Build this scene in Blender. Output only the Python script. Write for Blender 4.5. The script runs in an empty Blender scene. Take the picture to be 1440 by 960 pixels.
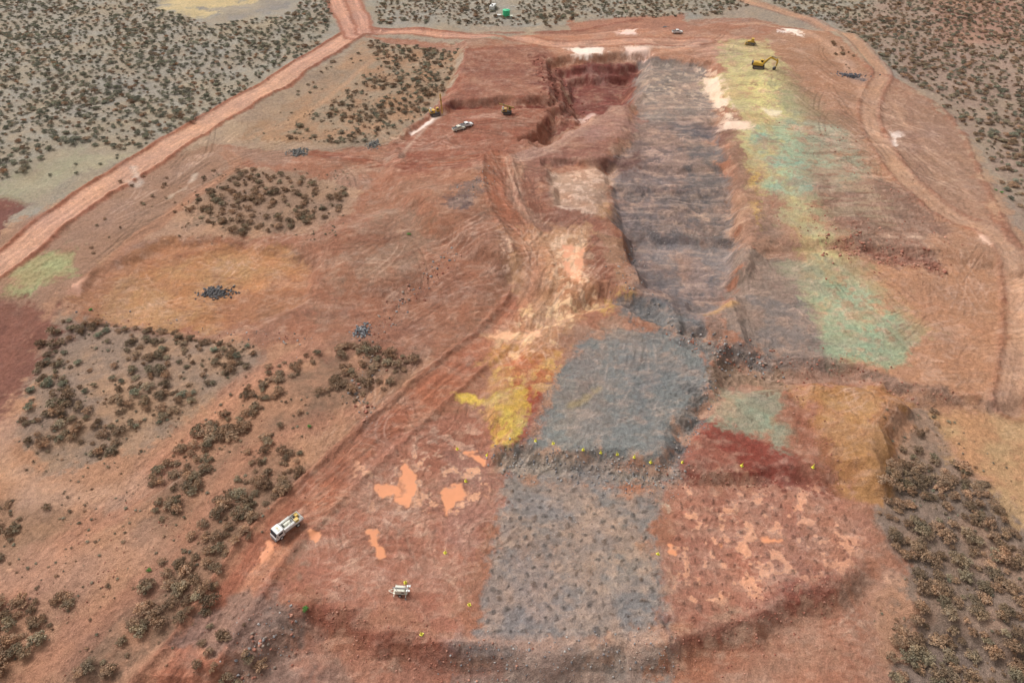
import bpy, math, numpy as np, random
from mathutils import Vector
rng=np.random.default_rng(7); random.seed(7)
TH=math.radians(42.0); CT,ST=math.cos(TH),math.sin(TH); F=960.0; HC=120.0
def lin(c,sat=.86):
    c=np.array(c,dtype=np.float64); l=c@np.array([.3,.59,.11]); c=(l+(c-l)*sat)/255.0
    return np.where(c<=0.04045,c/12.92,((c+0.055)/1.055)**2.4)
# ---------------------------------------------------------------- noise
TAB=rng.random((256,256)).astype(np.float32)
def vn(x,y):
    xi=np.floor(x).astype(np.int32); yi=np.floor(y).astype(np.int32)
    fx=(x-xi).astype(np.float32); fy=(y-yi).astype(np.float32)
    fx=fx*fx*(3-2*fx); fy=fy*fy*(3-2*fy)
    a=TAB[xi&255,yi&255]; b=TAB[(xi+1)&255,yi&255]; c=TAB[xi&255,(yi+1)&255]; d=TAB[(xi+1)&255,(yi+1)&255]
    return (a+(b-a)*fx)*(1-fy)+(c+(d-c)*fx)*fy
def fbm(x,y,o=4,seed=0):
    r=0;amp=1;s=0
    for i in range(o):
        ca,sa=math.cos(i*1.3),math.sin(i*1.3)
        r=r+amp*(vn((x*ca-y*sa)*2**i+seed*17.3+i*31.7,(x*sa+y*ca)*2**i+seed*9.1-i*11.9)*2-1); s+=amp; amp*=0.55
    return r/s*1.6
def sst(a,b,x):
    t=np.clip((x-a)/(b-a),0,1); return t*t*(3-2*t)
def sdf(poly,x,y):
    p=np.asarray(poly,dtype=np.float32); n=len(p)
    d=np.full(x.shape,1e12,dtype=np.float32); ins=np.zeros(x.shape,dtype=bool)
    for i in range(n):
        ax,ay=p[i]; bx,by=p[(i+1)%n]; ex,ey=bx-ax,by-ay
        wx=x-ax; wy=y-ay
        t=np.clip((wx*ex+wy*ey)/(ex*ex+ey*ey+1e-9),0,1)
        dx=wx-ex*t; dy=wy-ey*t
        np.minimum(d,dx*dx+dy*dy,out=d)
        if ay!=by:
            c=((ay>y)!=(by>y))&(wx<ex*wy/ey); ins^=c
    d=np.sqrt(d); return np.where(ins,-d,d)
def G0(u,v,z=0.0):
    """image pixel -> ground coordinates (metres), cast along the camera ray"""
    r=(u-720)/F; d=(v-480)/F  # u, v are image pixels, turned into a camera ray
    t=(HC-z)/(ST+d*CT)
    return (r*t,(CT-d*ST)*t)
# ---------------------------------------------------------------- macro relief on a 2 m grid
gx=np.arange(-900,901,2.0); gy=np.arange(-60,901,2.0)
GX,GY=np.meshgrid(gx,gy); GX=GX.astype(np.float32); GY=GY.astype(np.float32)
MZ=1.6*fbm(GX/70,GY/70,3,3)+0.5*fbm(GX/15,GY/15,2,5)
RELIEF=[ # polygon, offset m, edge width m
 ([(845,425),(900,425),(960,468),(1010,495),(1090,515),(1200,523),(1260,550),(1370,572),(1500,560),(1800,300),(1500,100),(1240,60),(1000,40),(780,55),(650,62),(640,130),(560,200),(540,260),(600,330),(700,385),(760,420),(800,440)],3.6,7),
 ([(690,560),(740,480),(850,430),(1010,490),(1005,560),(950,610),(932,662),(840,648),(700,632)],2.7,4),
 ([(940,668),(965,640),(1000,560),(1100,545),(1240,540),(1270,580),(1240,690),(1180,680),(1100,672)],2.2,4),
 ([(770,92),(910,84),(900,150),(850,165),(800,195),(760,220),(735,200),(775,170),(780,130)],-3.6,3),
 ([(785,97),(900,90),(890,148),(845,160),(805,180),(765,205),(755,195),(792,165),(795,130)],-3.6,3),
 ([(800,102),(888,97),(878,145),(840,155),(815,165),(805,140)],-3.6,3),
 ([(905,92),(1000,97),(1012,150),(1010,200),(1030,260),(1042,340),(1035,420),(1000,440),(960,455),(900,410),(880,350),(850,310),(850,240),(885,200)],-2.4,6),
 ([(765,240),(865,240),(855,305),(780,305)],-2.2,2.5),
 ([(880,330),(1040,335),(1036,420),(990,440),(900,400)],-1.8,3),
 ([(850,238),(1020,240),(1040,330),(1036,420),(900,410)],-1.6,3),
 ([(850,272),(1026,275),(1040,330),(1036,420),(900,410)],-1.0,2.5),
 ([(1130,548),(1235,545),(1262,580),(1235,680),(1190,670),(1150,620)],2.2,7),
 ([(-200,1300),(-200,1000),(300,965),(440,868),(560,905),(660,925),(800,935),(940,915),(1060,880),(1230,812),(1280,860),(1700,1000),(1700,1300)],-3.0,5),
 ([(600,165),(640,152),(770,148),(790,160),(770,190),(700,225),(560,235),(560,200)],-3.0,2.5),
 ([(1175,352),(1330,372),(1430,400),(1440,560),(1370,565),(1250,540),(1060,505),(1030,430),(1060,360)],-1.8,4),
 ([(430,345),(620,280),(690,235),(700,300),(730,380),(670,450),(600,400),(520,420)],2.6,12),
 ([(150,380),(240,338),(400,345),(445,370),(430,425),(350,455),(300,474),(140,447),(98,415)],-1.6,4),
]
for poly,off,w in RELIEF:
    s=sdf([G0(*p) for p in poly],GX,GY)+1.6*fbm(GX/6,GY/6,2,9)
    MZ+=off*(1-sst(-w*0.5,w*0.5,s))
def hmac(x,y):
    x=np.asarray(x,dtype=np.float64); y=np.asarray(y,dtype=np.float64)
    fx=np.clip((x-gx[0])/2,0,len(gx)-1.001); fy=np.clip((y-gy[0])/2,0,len(gy)-1.001)
    i=fx.astype(int); j=fy.astype(int); a=fx-i; b=fy-j
    return (MZ[j,i]*(1-a)+MZ[j,i+1]*a)*(1-b)+(MZ[j+1,i]*(1-a)+MZ[j+1,i+1]*a)*b
def G(u,v):
    z=0.0
    for _ in range(6):
        x,y=G0(u,v,z); z=0.5*z+0.5*float(hmac(x,y))
    return G0(u,v,z)
def GP(pts): return [G(*p) for p in pts]
# ---------------------------------------------------------------- terrain sheet
def yrow(v): return G0(720,v)[1]
vs=np.linspace(1030,-40,960)
Yr=np.concatenate([np.array([-100,-60,-30,-5,10,20,27]),np.array([yrow(v) for v in vs])])
Yr=Yr[np.concatenate([[True],np.diff(Yr)>0])]
last=Yr[-1]; Yr=np.concatenate([Yr,last+np.array([4,9,15,22,30,40,55,80,120,200,350,600,1000,1800,3500,6000])])
T=np.linspace(-790,790,1300)/F
T=np.concatenate([np.array([-8,-5,-3.4,-2.6,-2,-1.7,-1.5,-1.3,-1.15,-1.05,-0.96,-0.9,-0.86]),T,np.array([.86,.9,.96,1.05,1.15,1.3,1.5,1.7,2,2.6,3.4,5,8])])
ZC=Yr*CT+HC*ST
ZC=np.maximum(ZC,60)
NR,NC=len(Yr),len(T)
X=(T[None,:]*ZC[:,None]).astype(np.float32); Y=np.repeat(Yr[:,None],NC,1).astype(np.float32)
nA=fbm(X/28,Y/28,4,1); nB=fbm(X/7,Y/7,4,2); nC=fbm(X/1.8,Y/1.8,4,4); nF=fbm(X/0.7,Y/0.7,2,6)
nD=fbm(X/16,Y/16,5,12); nE=fbm(X/10,Y/10,5,15)
nH=fbm(X/14,Y/1.3,3,7); nV=fbm(X/1.3,Y/16,3,8)
def rowcol(x,y):
    r=np.interp(y,Yr,np.arange(NR)); c=np.interp(np.asarray(x)/np.interp(y,Yr,ZC),T,np.arange(NC)); return r,c
def blk(x0,x1,y0,y1):
    r0=max(int(np.searchsorted(Yr,y0))-1,0); r1=min(int(np.searchsorted(Yr,y1))+1,NR)
    if r1-r0<2: r1=min(r0+2,NR)
    za,zb=ZC[r0],ZC[r1-1]
    c0=max(int(np.searchsorted(T,min(x0/za,x0/zb)))-1,0); c1=min(int(np.searchsorted(T,max(x1/za,x1/zb)))+1,NC)
    return slice(r0,r1),slice(c0,c1)
C=np.zeros((NR,NC,3),dtype=np.float32); Z=hmac(X,Y).astype(np.float32); W=np.zeros((NR,NC),dtype=np.float32); RG=np.zeros((NR,NC),dtype=np.float32)
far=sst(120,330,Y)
base=lin((172,124,97))*(1-far[...,None])+lin((156,136,118))*far[...,None]  # soil turns paler and greyer with distance: haze painted into the colour
C[:]=base
def mix(b,a,col):
    C[b]=C[b]*(1-a[...,None])+a[...,None]*np.asarray(col,dtype=np.float32)
FN={'A':nA,'B':nB,'C':nC,'D':nD,'E':nE,'H':nH,'V':nV}
def paint(pts,col,op=1.0,soft=1.5,rag=2.5,patch=None,tex=0.0,col2=None,wet=0.0,rough=0.0,stripe=None,dz=0.0,world=False):
    P=np.array(pts if world else GP(pts)); m=soft+rag*2.2+1
    b=blk(P[:,0].min()-m,P[:,0].max()+m,P[:,1].min()-m,P[:,1].max()+m)
    s=sdf(P,X[b],Y[b])+rag*(1.0*nB[b]+0.6*nC[b]+.3*nF[b]+(.8*nE[b] if rag>1.4 else 0))
    a=(1-sst(-soft,soft,s))*op
    if patch is not None:
        f=FN[patch[0]][b]+.25*nC[b]; a=a*sst(patch[1],patch[1]+patch[2],f)
    c=np.broadcast_to(lin(col).astype(np.float32),a.shape+(3,))
    if col2 is not None:
        k=sst(-0.5,0.5,nB[b]*0.7+nA[b]*0.5+.3*nC[b])[...,None]; c=c*(1-k)+lin(col2)*k
    if stripe is not None:
        f=FN[stripe[0]][b]; c=c*(1+stripe[1]*f)[...,None]
    mix(b,a,c)
    W[b]=W[b]*(1-a)+wet*a; RG[b]=RG[b]*(1-a)+rough*a
    if dz: Z[b]+=dz*a
def cr(P,n=6):
    P=np.array(P,dtype=float); out=[]
    Q=np.vstack([2*P[0]-P[1],P,2*P[-1]-P[-2]])
    for i in range(1,len(Q)-2):
        for t in np.linspace(0,1,n,endpoint=False):
            a,b2,c,d=Q[i-1],Q[i],Q[i+1],Q[i+2]
            out.append(0.5*((2*b2)+(-a+c)*t+(2*a-5*b2+4*c-d)*t*t+(-a+3*b2-3*c+d)*t**3))
    out.append(P[-1]); return np.array(out)
def stroke(pts,w,col,op=1.0,soft=1.0,rag=0.6,stripe=0.0,dz=0.0,rough=0.0,berm=0.0,off=0.0,wet=0.0,patch=None,raw=False,n=6):
    P=cr(pts if raw else GP(pts),n); R=w/2+soft+rag*2+ (3 if berm else 0)+abs(off)
    D=np.full((NR,NC),1e6,dtype=np.float32); SD=np.zeros((NR,NC),dtype=np.float32); L=0
    SL=np.zeros((NR,NC),dtype=np.float32)
    for i in range(len(P)-1):
        a,b_=P[i],P[i+1]; e=b_-a; l=math.hypot(*e)
        if l<1e-6: continue
        b=blk(min(a[0],b_[0])-R,max(a[0],b_[0])+R,min(a[1],b_[1])-R,max(a[1],b_[1])+R)
        wx=X[b]-a[0]; wy=Y[b]-a[1]; t=np.clip((wx*e[0]+wy*e[1])/(l*l),0,1)
        d=np.hypot(wx-e[0]*t,wy-e[1]*t); k=d<D[b]
        sg=np.sign(e[0]*wy-e[1]*wx)
        D[b]=np.where(k,d,D[b]); SD[b]=np.where(k,sg*d,SD[b]); SL[b]=np.where(k,L+t*l,SL[b]); L+=l
    b=blk(P[:,0].min()-R,P[:,0].max()+R,P[:,1].min()-R,P[:,1].max()+R)
    s=SD[b]-off; d=np.where(D[b]>1e5,1e6,np.abs(s))-w/2+rag*(0.9*nB[b]+0.5*nC[b])
    a=(1-sst(-soft,soft,d))*op
    if patch is not None:
        f=FN[patch[0]][b]; a=a*sst(patch[1],patch[1]+patch[2],f)
    c=np.broadcast_to(lin(col).astype(np.float32),a.shape+(3,))
    if stripe:
        q=fbm(s*1.1,SL[b]*0.035,3,11); c=c*(1+stripe*q)[...,None]; Z[b]+=0.08*q*a*(stripe>0.05)
    mix(b,a,c); W[b]=W[b]*(1-a)+wet*a; RG[b]=RG[b]*(1-a)+rough*a
    Z[b]+=dz*a
    if berm:
        q=np.exp(-((np.abs(s)-w/2-1.0)/0.9)**2)*(D[b]<1e5)*(0.8+0.4*nC[b]); Z[b]+=berm*q; mix(b,np.clip(q*0.5,0,1),lin((152,88,66)))

# ---------------- regions
paint([(-600,-180),(2000,-180),(2000,-60),(1440,330),(1415,290),(1370,210),(1330,160),(1290,125),(1245,100),(1180,45),(1060,-5),(970,30),(800,35),(520,42),(430,80),(330,145),(180,240),(0,325),(-600,560)],(158,146,132),col2=(150,134,118),rag=3,tex=1)  # far scrub soil, distance haze painted in as pale grey
paint([(1180,30),(1300,-20),(1800,0),(1700,420),(1440,330),(1415,290),(1370,210),(1290,125)],(162,128,110),col2=(150,126,112),op=0.85,soft=6,rag=4)
paint([(1280,-40),(1440,-20),(1440,60),(1330,70)],(166,118,98),op=.65,soft=6,rag=6)
paint([(505,55),(655,65),(640,110),(600,160),(560,195),(520,208),(320,198),(400,150),(470,100)],(160,134,110),col2=(158,120,94),rag=2)
paint([(260,310),(275,278),(320,238),(420,240),(500,262),(480,300),(430,322),(330,336)],(152,118,96),rag=3)
paint([(80,440),(180,455),(350,480),(380,510),(300,560),(190,640),(70,660),(20,610),(30,540),(60,480)],(150,122,104),col2=(162,126,102),rag=3)
paint([(-100,690),(80,700),(130,740),(60,790),(-100,830)],(154,114,90),rag=3)
paint([(500,490),(590,500),(570,540),(500,560),(420,620),(400,680),(360,760),(300,850),(230,900),(140,960),(90,960),(210,820),(190,700),(190,680),(270,600),(370,530)],(144,108,86),col2=(162,116,92),rag=3)
paint([(1275,568),(1320,568),(1345,640),(1500,760),(1600,1100),(1230,1100),(1265,850),(1270,800),(1220,720),(1250,650)],(138,114,99),col2=(150,118,100),rag=3)
paint([(1305,570),(1440,575),(1560,580),(1560,770),(1440,735),(1345,645)],(188,146,104),col2=(174,126,92),rag=3,stripe=('V',.06))
MINE=[(500,50),(640,62),(760,62),(960,45),(970,28),(1060,25),(1150,45),(1215,85),(1245,108),(1290,130),(1340,170),(1365,215),(1400,290),(1415,340),(1500,370),(1500,575),(1280,570),(1255,620),(1230,700),(1218,725),(1265,805),(1235,830),(1250,1000),(200,1000),(330,850),(360,770),(440,670),(510,590),(580,540),(600,505),(520,490),(420,480),(260,470),(130,440),(100,410),(150,380),(170,345),(250,335),(320,332),(440,325),(490,300),(500,262),(420,238),(330,235),(300,205),(450,215),(540,205),(600,165),(640,115),(655,68)]
paint(MINE,(166,109,84),col2=(155,100,79),rag=2)
paint(MINE,(152,122,105),op=.55,patch=('D',-.1,.5),rag=2)
paint([(0,330),(60,300),(180,235),(300,205),(340,225),(300,250),(250,300),(170,345),(110,400),(60,440),(0,470),(-200,520),(-200,420)],(162,122,100),col2=(150,112,92),rag=2)
paint([(150,380),(240,338),(400,345),(445,370),(430,425),(350,455),(300,474),(140,447),(98,415)],(188,136,92),col2=(178,120,82),rag=3,soft=2.5)
paint([(100,405),(150,372),(240,338),(320,335),(250,365),(170,400),(120,440)],(170,104,76),op=.6,rag=3,soft=3)
paint([(300,430),(420,380),(470,400),(440,480),(380,490),(300,472)],(158,102,78),rag=4,op=.7,soft=3)
paint([(420,335),(560,265),(680,232),(700,300),(730,380),(680,460),(600,520),(430,480),(440,420)],(158,108,84),col2=(150,97,76),rag=4,soft=3)
paint([(430,345),(560,290),(620,300),(600,370),(480,420)],(146,116,98),op=.65,rag=4,soft=4,patch=('E',-.5,.6))
paint([(440,440),(620,400),(680,440),(580,510),(450,480)],(146,112,94),op=.5,rag=4,soft=4,patch=('E',-.3,.6))
paint([(505,420),(600,380),(660,300),(690,310),(690,400),(620,480),(560,500),(490,460)],(162,100,76),rag=4,op=.5,soft=3)
paint([(608,290),(640,268),(676,238),(684,268),(650,294)],(104,84,84),rag=2.5,op=.9,stripe=('H',.15))
paint([(410,330),(520,290),(640,280),(560,340),(470,370)],(140,90,72),rag=4,op=.5,patch=('B',-.2,.6))
paint([(655,68),(765,62),(790,100),(800,150),(740,205),(680,232),(560,245),(540,215),(600,165),(640,110)],(158,97,75),col2=(146,85,68),rag=2,stripe=('H',.10))
paint([(650,75),(760,65),(790,100),(780,150),(650,150)],(142,86,70),op=.7,rag=3,col2=(152,102,84))
stroke([(612,153),(660,151),(720,151),(765,150)],1.8,(112,44,36),rag=.8,dz=-.4)
stroke([(625,160),(600,178),(575,205),(560,225)],1.5,(196,160,140),op=.7)
stroke([(612,165),(596,178),(580,188)],1.8,(228,200,186),rag=.7,wet=.8)
stroke([(440,215),(520,228),(590,232),(650,225),(705,222)],5,(154,88,66),stripe=.18,rag=1)
stroke([(520,235),(560,222),(600,222),(570,238)],2,(134,68,52),op=.6)
# pit
paint([(745,80),(785,95),(800,135),(835,150),(815,178),(770,178),(775,140),(745,105)],(128,70,58),rag=3,rough=.4,col2=(140,82,68))
paint([(770,90),(905,86),(900,110),(882,157),(835,165),(800,140),(790,115)],(140,78,70),col2=(126,66,60),rag=1.4,stripe=('H',.25))
paint([(870,92),(908,90),(890,155),(850,158)],(118,62,54),op=.6,stripe=('H',.25))
paint([(788,98),(850,96),(845,120),(800,125)],(164,112,104),op=.6,rag=3,patch=('C',-.3,.4))
paint([(700,52),(800,45),(970,42),(1040,52),(1040,80),(985,92),(900,88),(790,84),(765,66)],(184,132,108),col2=(172,116,92),rag=2,stripe=('H',.12))
paint([(800,30),(960,20),(985,45),(800,48)],(166,112,90),rag=2.5,stripe=('H',.1))
STR=[(900,93),(990,95),(1012,140),(1004,180),(1022,240),(1042,330),(1040,385),(1025,430),(1000,445),(965,470),(900,432),(880,350),(858,310),(852,240),(880,200),(892,150)]
paint(STR,(124,108,106),col2=(118,97,94),rag=3,stripe=('H',.14),rough=.12)
paint([(903,96),(990,97),(1010,140),(1000,175),(890,170)],(150,130,118),col2=(132,117,113),rag=3,soft=3,op=.9,stripe=('H',.1))
paint([(900,100),(985,100),(990,150),(900,150)],(204,176,156),op=.5,patch=('C',.1,.4),rag=3)
paint([(900,180),(1000,160),(1010,230),(960,245),(850,240)],(124,101,97),rag=4,op=.7,soft=3,stripe=('H',.15))
paint([(900,205),(945,205),(945,240),(900,238)],(176,140,128),op=.7,rag=3,patch=('C',-.3,.5))
paint([(945,170),(1010,200),(1035,330),(1000,340),(960,260)],(107,99,100),rag=4,op=.8,soft=4)
paint([(870,270),(1020,270),(1035,332),(890,325)],(106,96,97),rag=3,op=.7,rough=.3,patch=('B',-.5,.7))
paint([(890,335),(1035,338),(1035,375),(960,380),(890,370)],(138,127,126),rag=4,op=.7,soft=3)
paint([(905,380),(985,375),(1035,380),(1028,432),(1000,445),(950,430)],(118,109,109),rag=4,op=.7,soft=3)
paint(STR,(164,130,116),op=.5,patch=('E',.15,.4),rag=2,stripe=('H',.15))
paint(STR,(178,150,136),op=.4,patch=('H',.3,.4),rag=2)
stroke([(880,325),(940,330),(1000,333),(1042,338)],2.2,(96,86,86),rag=2.2,rough=.3,op=.6,soft=1.6)
stroke([(870,268),(940,262),(1020,268)],1.5,(100,86,86),rag=2,rough=.2,op=.5,soft=1.6)
stroke([(850,235),(900,245),(960,245)],1.8,(100,80,78),rag=2,rough=.3,op=.6,soft=1.6)
paint([(850,225),(900,212),(905,240),(860,243)],(118,78,70),rag=3,op=.7,rough=.3)
paint([(735,215),(800,190),(850,165),(900,160),(880,200),(850,235),(770,235),(745,290),(728,260)],(146,94,79),rag=3,stripe=('H',.14),col2=(134,84,73))
paint([(820,165),(900,155),(890,200),(810,205)],(162,118,107),rag=3,op=.7,stripe=('H',.15))
paint([(770,242),(862,242),(855,305),(782,305)],(186,146,122),rag=2,col2=(172,126,104),stripe=('H',.10),soft=2)
paint([(770,242),(862,242),(855,305),(782,305)],(222,184,162),rag=2,op=.6,patch=('C',.1,.3))
stroke([(765,238),(770,285),(785,308),(850,310)],2,(128,76,62),rag=1.6,soft=1.5,op=.8)
stroke([(705,228),(750,216),(795,195),(830,170),(868,152)],7,(172,126,108),stripe=.15,rag=1)
stroke([(812,170),(835,160)],3,(226,184,172),rag=1.4,wet=.3,op=.8)
paint([(842,290),(862,286),(862,305),(848,308)],(186,130,76),rag=2.5,op=.6)
paint([(730,240),(765,290),(850,312),(880,345),(882,400),(850,420),(830,400),(820,330),(760,310),(735,290)],(152,96,77),col2=(138,84,67),rag=3)
paint([(850,330),(880,345),(885,395),(860,400)],(158,118,92),rag=3,op=.7)
RAMP=[(705,325),(760,312),(815,322),(835,390),(855,430),(800,470),(780,540),(730,560),(680,560),(690,470),(735,425)]
stroke([(700,222),(702,262),(716,300),(742,345),(752,385),(738,425),(700,470),(640,520),(560,590),(482,660),(422,720),(372,770),(312,860),(262,930),(225,985)],8.5,(166,99,75),stripe=.24,rag=1.6,soft=2,berm=.6)
paint(RAMP,(198,145,106),col2=(182,122,88),rag=3,op=.85)
stroke([(712,318),(740,350),(752,385),(738,425),(705,465)],5,(172,110,86),op=.6,stripe=.25,rag=1.6,soft=2)
stroke([(728,232),(722,262),(738,298),(765,320)],5,(160,111,92),stripe=.25,rag=1.4)
paint([(793,346),(822,348),(822,400),(800,396),(792,375)],(222,150,116),rag=1.2,wet=.7,soft=.6)
paint([(708,335),(728,335),(726,380),(708,378)],(218,170,142),rag=2,wet=.2,soft=.6,patch=('C',-.2,.3))
paint([(760,325),(815,325),(830,380),(850,430),(800,460),(770,400)],(230,184,148),op=.65,patch=('C',.05,.3),rag=2)
paint([(740,430),(850,425),(800,480),(770,520),(700,520),(695,480)],(226,180,130),op=.65,patch=('C',.05,.3),rag=2)
paint([(698,462),(760,462),(765,478),(700,474)],(230,168,130),rag=1.8,wet=.5,soft=.7)
paint([(690,490),(790,485),(775,540),(745,570),(690,560)],(198,140,72),col2=(174,92,58),rag=3,op=.85)
paint([(840,420),(880,398),(895,412),(850,445)],(198,150,78),op=.8,rag=2,patch=('C',-.4,.4))
paint([(725,545),(765,545),(745,600),(725,632),(712,628)],(152,60,44),rag=2.2,op=.85)
paint([(672,572),(705,556),(735,546),(744,570),(724,608),(716,634),(690,630),(680,600)],(212,174,74),col2=(196,150,66),rag=2,soft=.9)
paint([(632,550),(668,553),(678,566),(650,563)],(216,176,74),rag=1.1,soft=.6)
paint([(690,520),(730,500),(735,545),(700,550)],(210,168,80),op=.8,rag=2,patch=('C',-.2,.3))
paint([(672,575),(742,560),(720,630),(690,625)],(176,104,58),op=.6,rag=1.5,patch=('C',.2,.3))
paint([(740,520),(790,490),(775,545),(750,560)],(204,160,86),op=.6,rag=2,patch=('C',-.1,.3))
paint([(640,560),(800,470),(790,560),(740,630),(690,640)],(156,84,62),op=.45,patch=('E',.1,.4),rag=3)
# lower grey slab
paint([(830,470),(872,458),(935,462),(1000,488),(1000,540),(975,590),(935,662),(840,650),(745,632),(762,580),(800,512)],(126,125,123),col2=(118,119,120),rag=2.4,rough=.06)
paint([(860,425),(905,415),(960,450),(1000,470),(1003,500),(930,470),(880,455)],(113,109,109),rag=3,rough=.2)
paint([(840,450),(880,440),(900,470),(850,480)],(154,126,106),op=.5,rag=3)
stroke([(800,570),(822,562),(845,545)],1.1,(190,158,88),rag=1.2,op=.8)
paint([(765,600),(800,540),(850,520),(860,560),(810,620)],(144,128,118),op=.55,rag=4,soft=3)
paint([(800,490),(980,480),(990,560),(900,640),(780,620)],(144,132,124),op=.45,rag=4,patch=('E',-.1,.6),stripe=('V',.15))
paint([(690,632),(745,632),(840,648),(935,662),(960,640),(975,650),(940,690),(860,682),(700,668)],(122,115,113),col2=(138,124,116),rag=2,rough=.5)
PAD1=[(702,668),(930,688),(926,760),(945,890),(900,905),(660,902),(672,830),(690,740)]
paint(PAD1,(138,126,123),col2=(132,119,115),rag=2.6,rough=.05)
paint([(830,690),(930,690),(925,790),(940,880),(860,860)],(126,121,122),op=.5,rag=5,soft=5)
paint(PAD1,(162,132,116),op=.45,patch=('E',.0,.5),rag=3)
PAD2=[(938,682),(1060,682),(1140,684),(1205,722),(1222,770),(1215,800),(1150,820),(1060,865),(955,890),(932,790)]
paint(PAD2,(180,121,99),col2=(167,105,86),rag=2.5)
paint(PAD2,(210,168,146),op=.3,patch=('C',.2,.4),rag=2)
paint(PAD2,(152,94,78),op=.5,patch=('E',.0,.5),rag=2)
paint([(1100,690),(1210,730),(1230,790),(1150,800)],(170,110,84),op=.5,rag=4)
paint([(930,695),(948,700),(950,745),(932,745)],(186,196,176),op=.5,rag=2,patch=('C',0,.3))
paint([(985,585),(1060,608),(1120,638),(1148,682),(1060,678),(970,668),(958,650)],(144,70,57),col2=(132,60,50),rag=2.6)
paint([(960,600),(1150,620),(1160,685),(960,670)],(156,98,80),op=.6,patch=('E',.1,.4),rag=3)
paint([(1000,535),(1085,545),(1112,590),(1125,632),(1050,612),(995,585)],(150,142,118),col2=(152,134,108),rag=3,stripe=('H',.06))
paint([(1020,555),(1085,560),(1105,612),(1030,600)],(144,160,138),op=.65,rag=3,patch=('B',-.2,.6))
paint([(1005,500),(1100,515),(1110,545),(1000,535)],(140,110,90),rag=3,rough=.4)
paint([(970,545),(1003,540),(985,590),(955,640),(940,655)],(112,107,105),rag=2.2,rough=.4)
paint([(1116,545),(1240,538),(1278,570),(1264,622),(1240,704),(1180,684),(1148,622)],(178,124,76),col2=(166,109,72),rag=2.4)
paint([(1150,560),(1250,560),(1240,660),(1180,640)],(196,146,94),op=.5,rag=3,patch=('E',-.2,.5))
paint([(1110,560),(1150,600),(1170,650),(1168,688),(1140,680),(1120,630)],(136,76,58),op=.7,rag=2.5,soft=2)
# right pads
paint([(1040,55),(1150,48),(1215,88),(1235,130),(1225,170),(1240,230),(1300,290),(1400,330),(1425,400),(1432,560),(1370,568),(1260,545),(1200,500),(1120,300),(1130,150),(1090,90)],(172,124,96),col2=(162,114,89),rag=3)
paint([(1190,370),(1320,370),(1420,380),(1432,560),(1370,570),(1250,545),(1180,500)],(184,129,96),col2=(172,119,90),rag=4,soft=3)
paint([(1240,125),(1300,140),(1345,175),(1370,225),(1405,300),(1380,320),(1300,270),(1240,200)],(164,122,101),col2=(152,113,94),rag=3,stripe=('V',.1))
paint([(1025,150),(1060,200),(1075,280),(1085,350),(1040,345),(1035,250),(1015,200)],(134,92,77),col2=(144,105,87),rag=3)
paint([(1055,290),(1110,290),(1115,350),(1060,352)],(138,109,93),rag=4,op=.7,soft=2.5)
paint([(1150,250),(1240,250),(1320,300),(1320,372),(1200,350),(1160,300)],(148,107,88),col2=(140,108,94),rag=4,rough=.15,soft=3)
paint([(1030,362),(1130,360),(1160,420),(1185,498),(1100,502),(1030,470),(1010,440)],(144,121,108),col2=(136,112,102),rag=4,soft=2)
paint([(1070,420),(1140,420),(1160,480),(1080,490)],(128,117,114),rag=4,op=.7,soft=3)
# yellow / green ore body
paint([(1010,58),(1075,58),(1112,105),(1135,150),(1122,182),(1122,225),(1112,262),(1080,262),(1058,230),(1040,200),(1048,168),(1020,150),(985,112),(1018,100)],(194,176,120),col2=(184,158,112),rag=3.5,stripe=('H',.10),soft=2.5)
paint([(1030,100),(1085,90),(1105,160),(1050,190),(1055,240),(1070,280),(1090,260),(1085,190)],(216,200,128),op=.7,rag=4,soft=3,patch=('E',-.7,.7))
paint([(1010,65),(1110,80),(1130,180),(1060,190)],(176,132,98),op=.6,rag=3,soft=2,patch=('C',.25,.35))
paint([(1080,115),(1130,130),(1160,165),(1130,190),(1090,160)],(142,144,112),op=.7,rag=4,soft=3,patch=('B',-.4,.6))
paint([(1052,180),(1112,170),(1140,225),(1130,290),(1062,260)],(138,164,142),rag=3,col2=(154,168,138),soft=2.5,patch=('E',-.8,.7),op=.95)
paint([(1115,150),(1195,185),(1228,248),(1160,268),(1110,230)],(150,148,124),rag=5,op=.8,col2=(146,156,134),soft=4,patch=('B',-.7,.9))
paint([(1130,160),(1190,190),(1215,240),(1150,245)],(152,166,144),rag=4,op=.45,soft=4,patch=('H',-.2,.6))
paint([(1060,180),(1230,190),(1230,260),(1070,260)],(156,120,98),op=.6,rag=3,soft=3,patch=('C',.15,.4))
paint([(1090,90),(1130,110),(1180,170),(1140,175)],(154,120,92),rag=4,op=.6,soft=3)
paint([(1120,240),(1200,240),(1260,290),(1200,345),(1150,335)],(162,142,114),rag=5,op=.6,patch=('H',-.4,.8),soft=3)
paint([(1055,240),(1068,245),(1070,320),(1060,330)],(198,156,82),op=.8,rag=2.2,soft=1.5,patch=('C',-.6,.6))
paint([(1100,270),(1140,280),(1176,345),(1215,390),(1255,430),(1170,428),(1120,378),(1108,330)],(172,156,116),rag=4,col2=(176,144,102),soft=3)
paint([(1112,275),(1132,288),(1168,350),(1200,402),(1180,408),(1148,352)],(198,184,128),op=.7,rag=3,soft=2,patch=('B',-.7,.7))
paint([(1120,362),(1200,382),(1250,425),(1305,468),(1268,502),(1190,506),(1155,470),(1130,410)],(162,162,124),rag=4,col2=(172,152,114),soft=3)
paint([(1145,388),(1230,410),(1288,468),(1235,500),(1172,492)],(146,168,138),rag=4,op=.75,soft=3,patch=('B',-.8,.9))
paint([(1110,275),(1150,280),(1300,470),(1200,505)],(172,128,96),op=.55,rag=3,soft=3,patch=('C',.2,.4))
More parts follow.
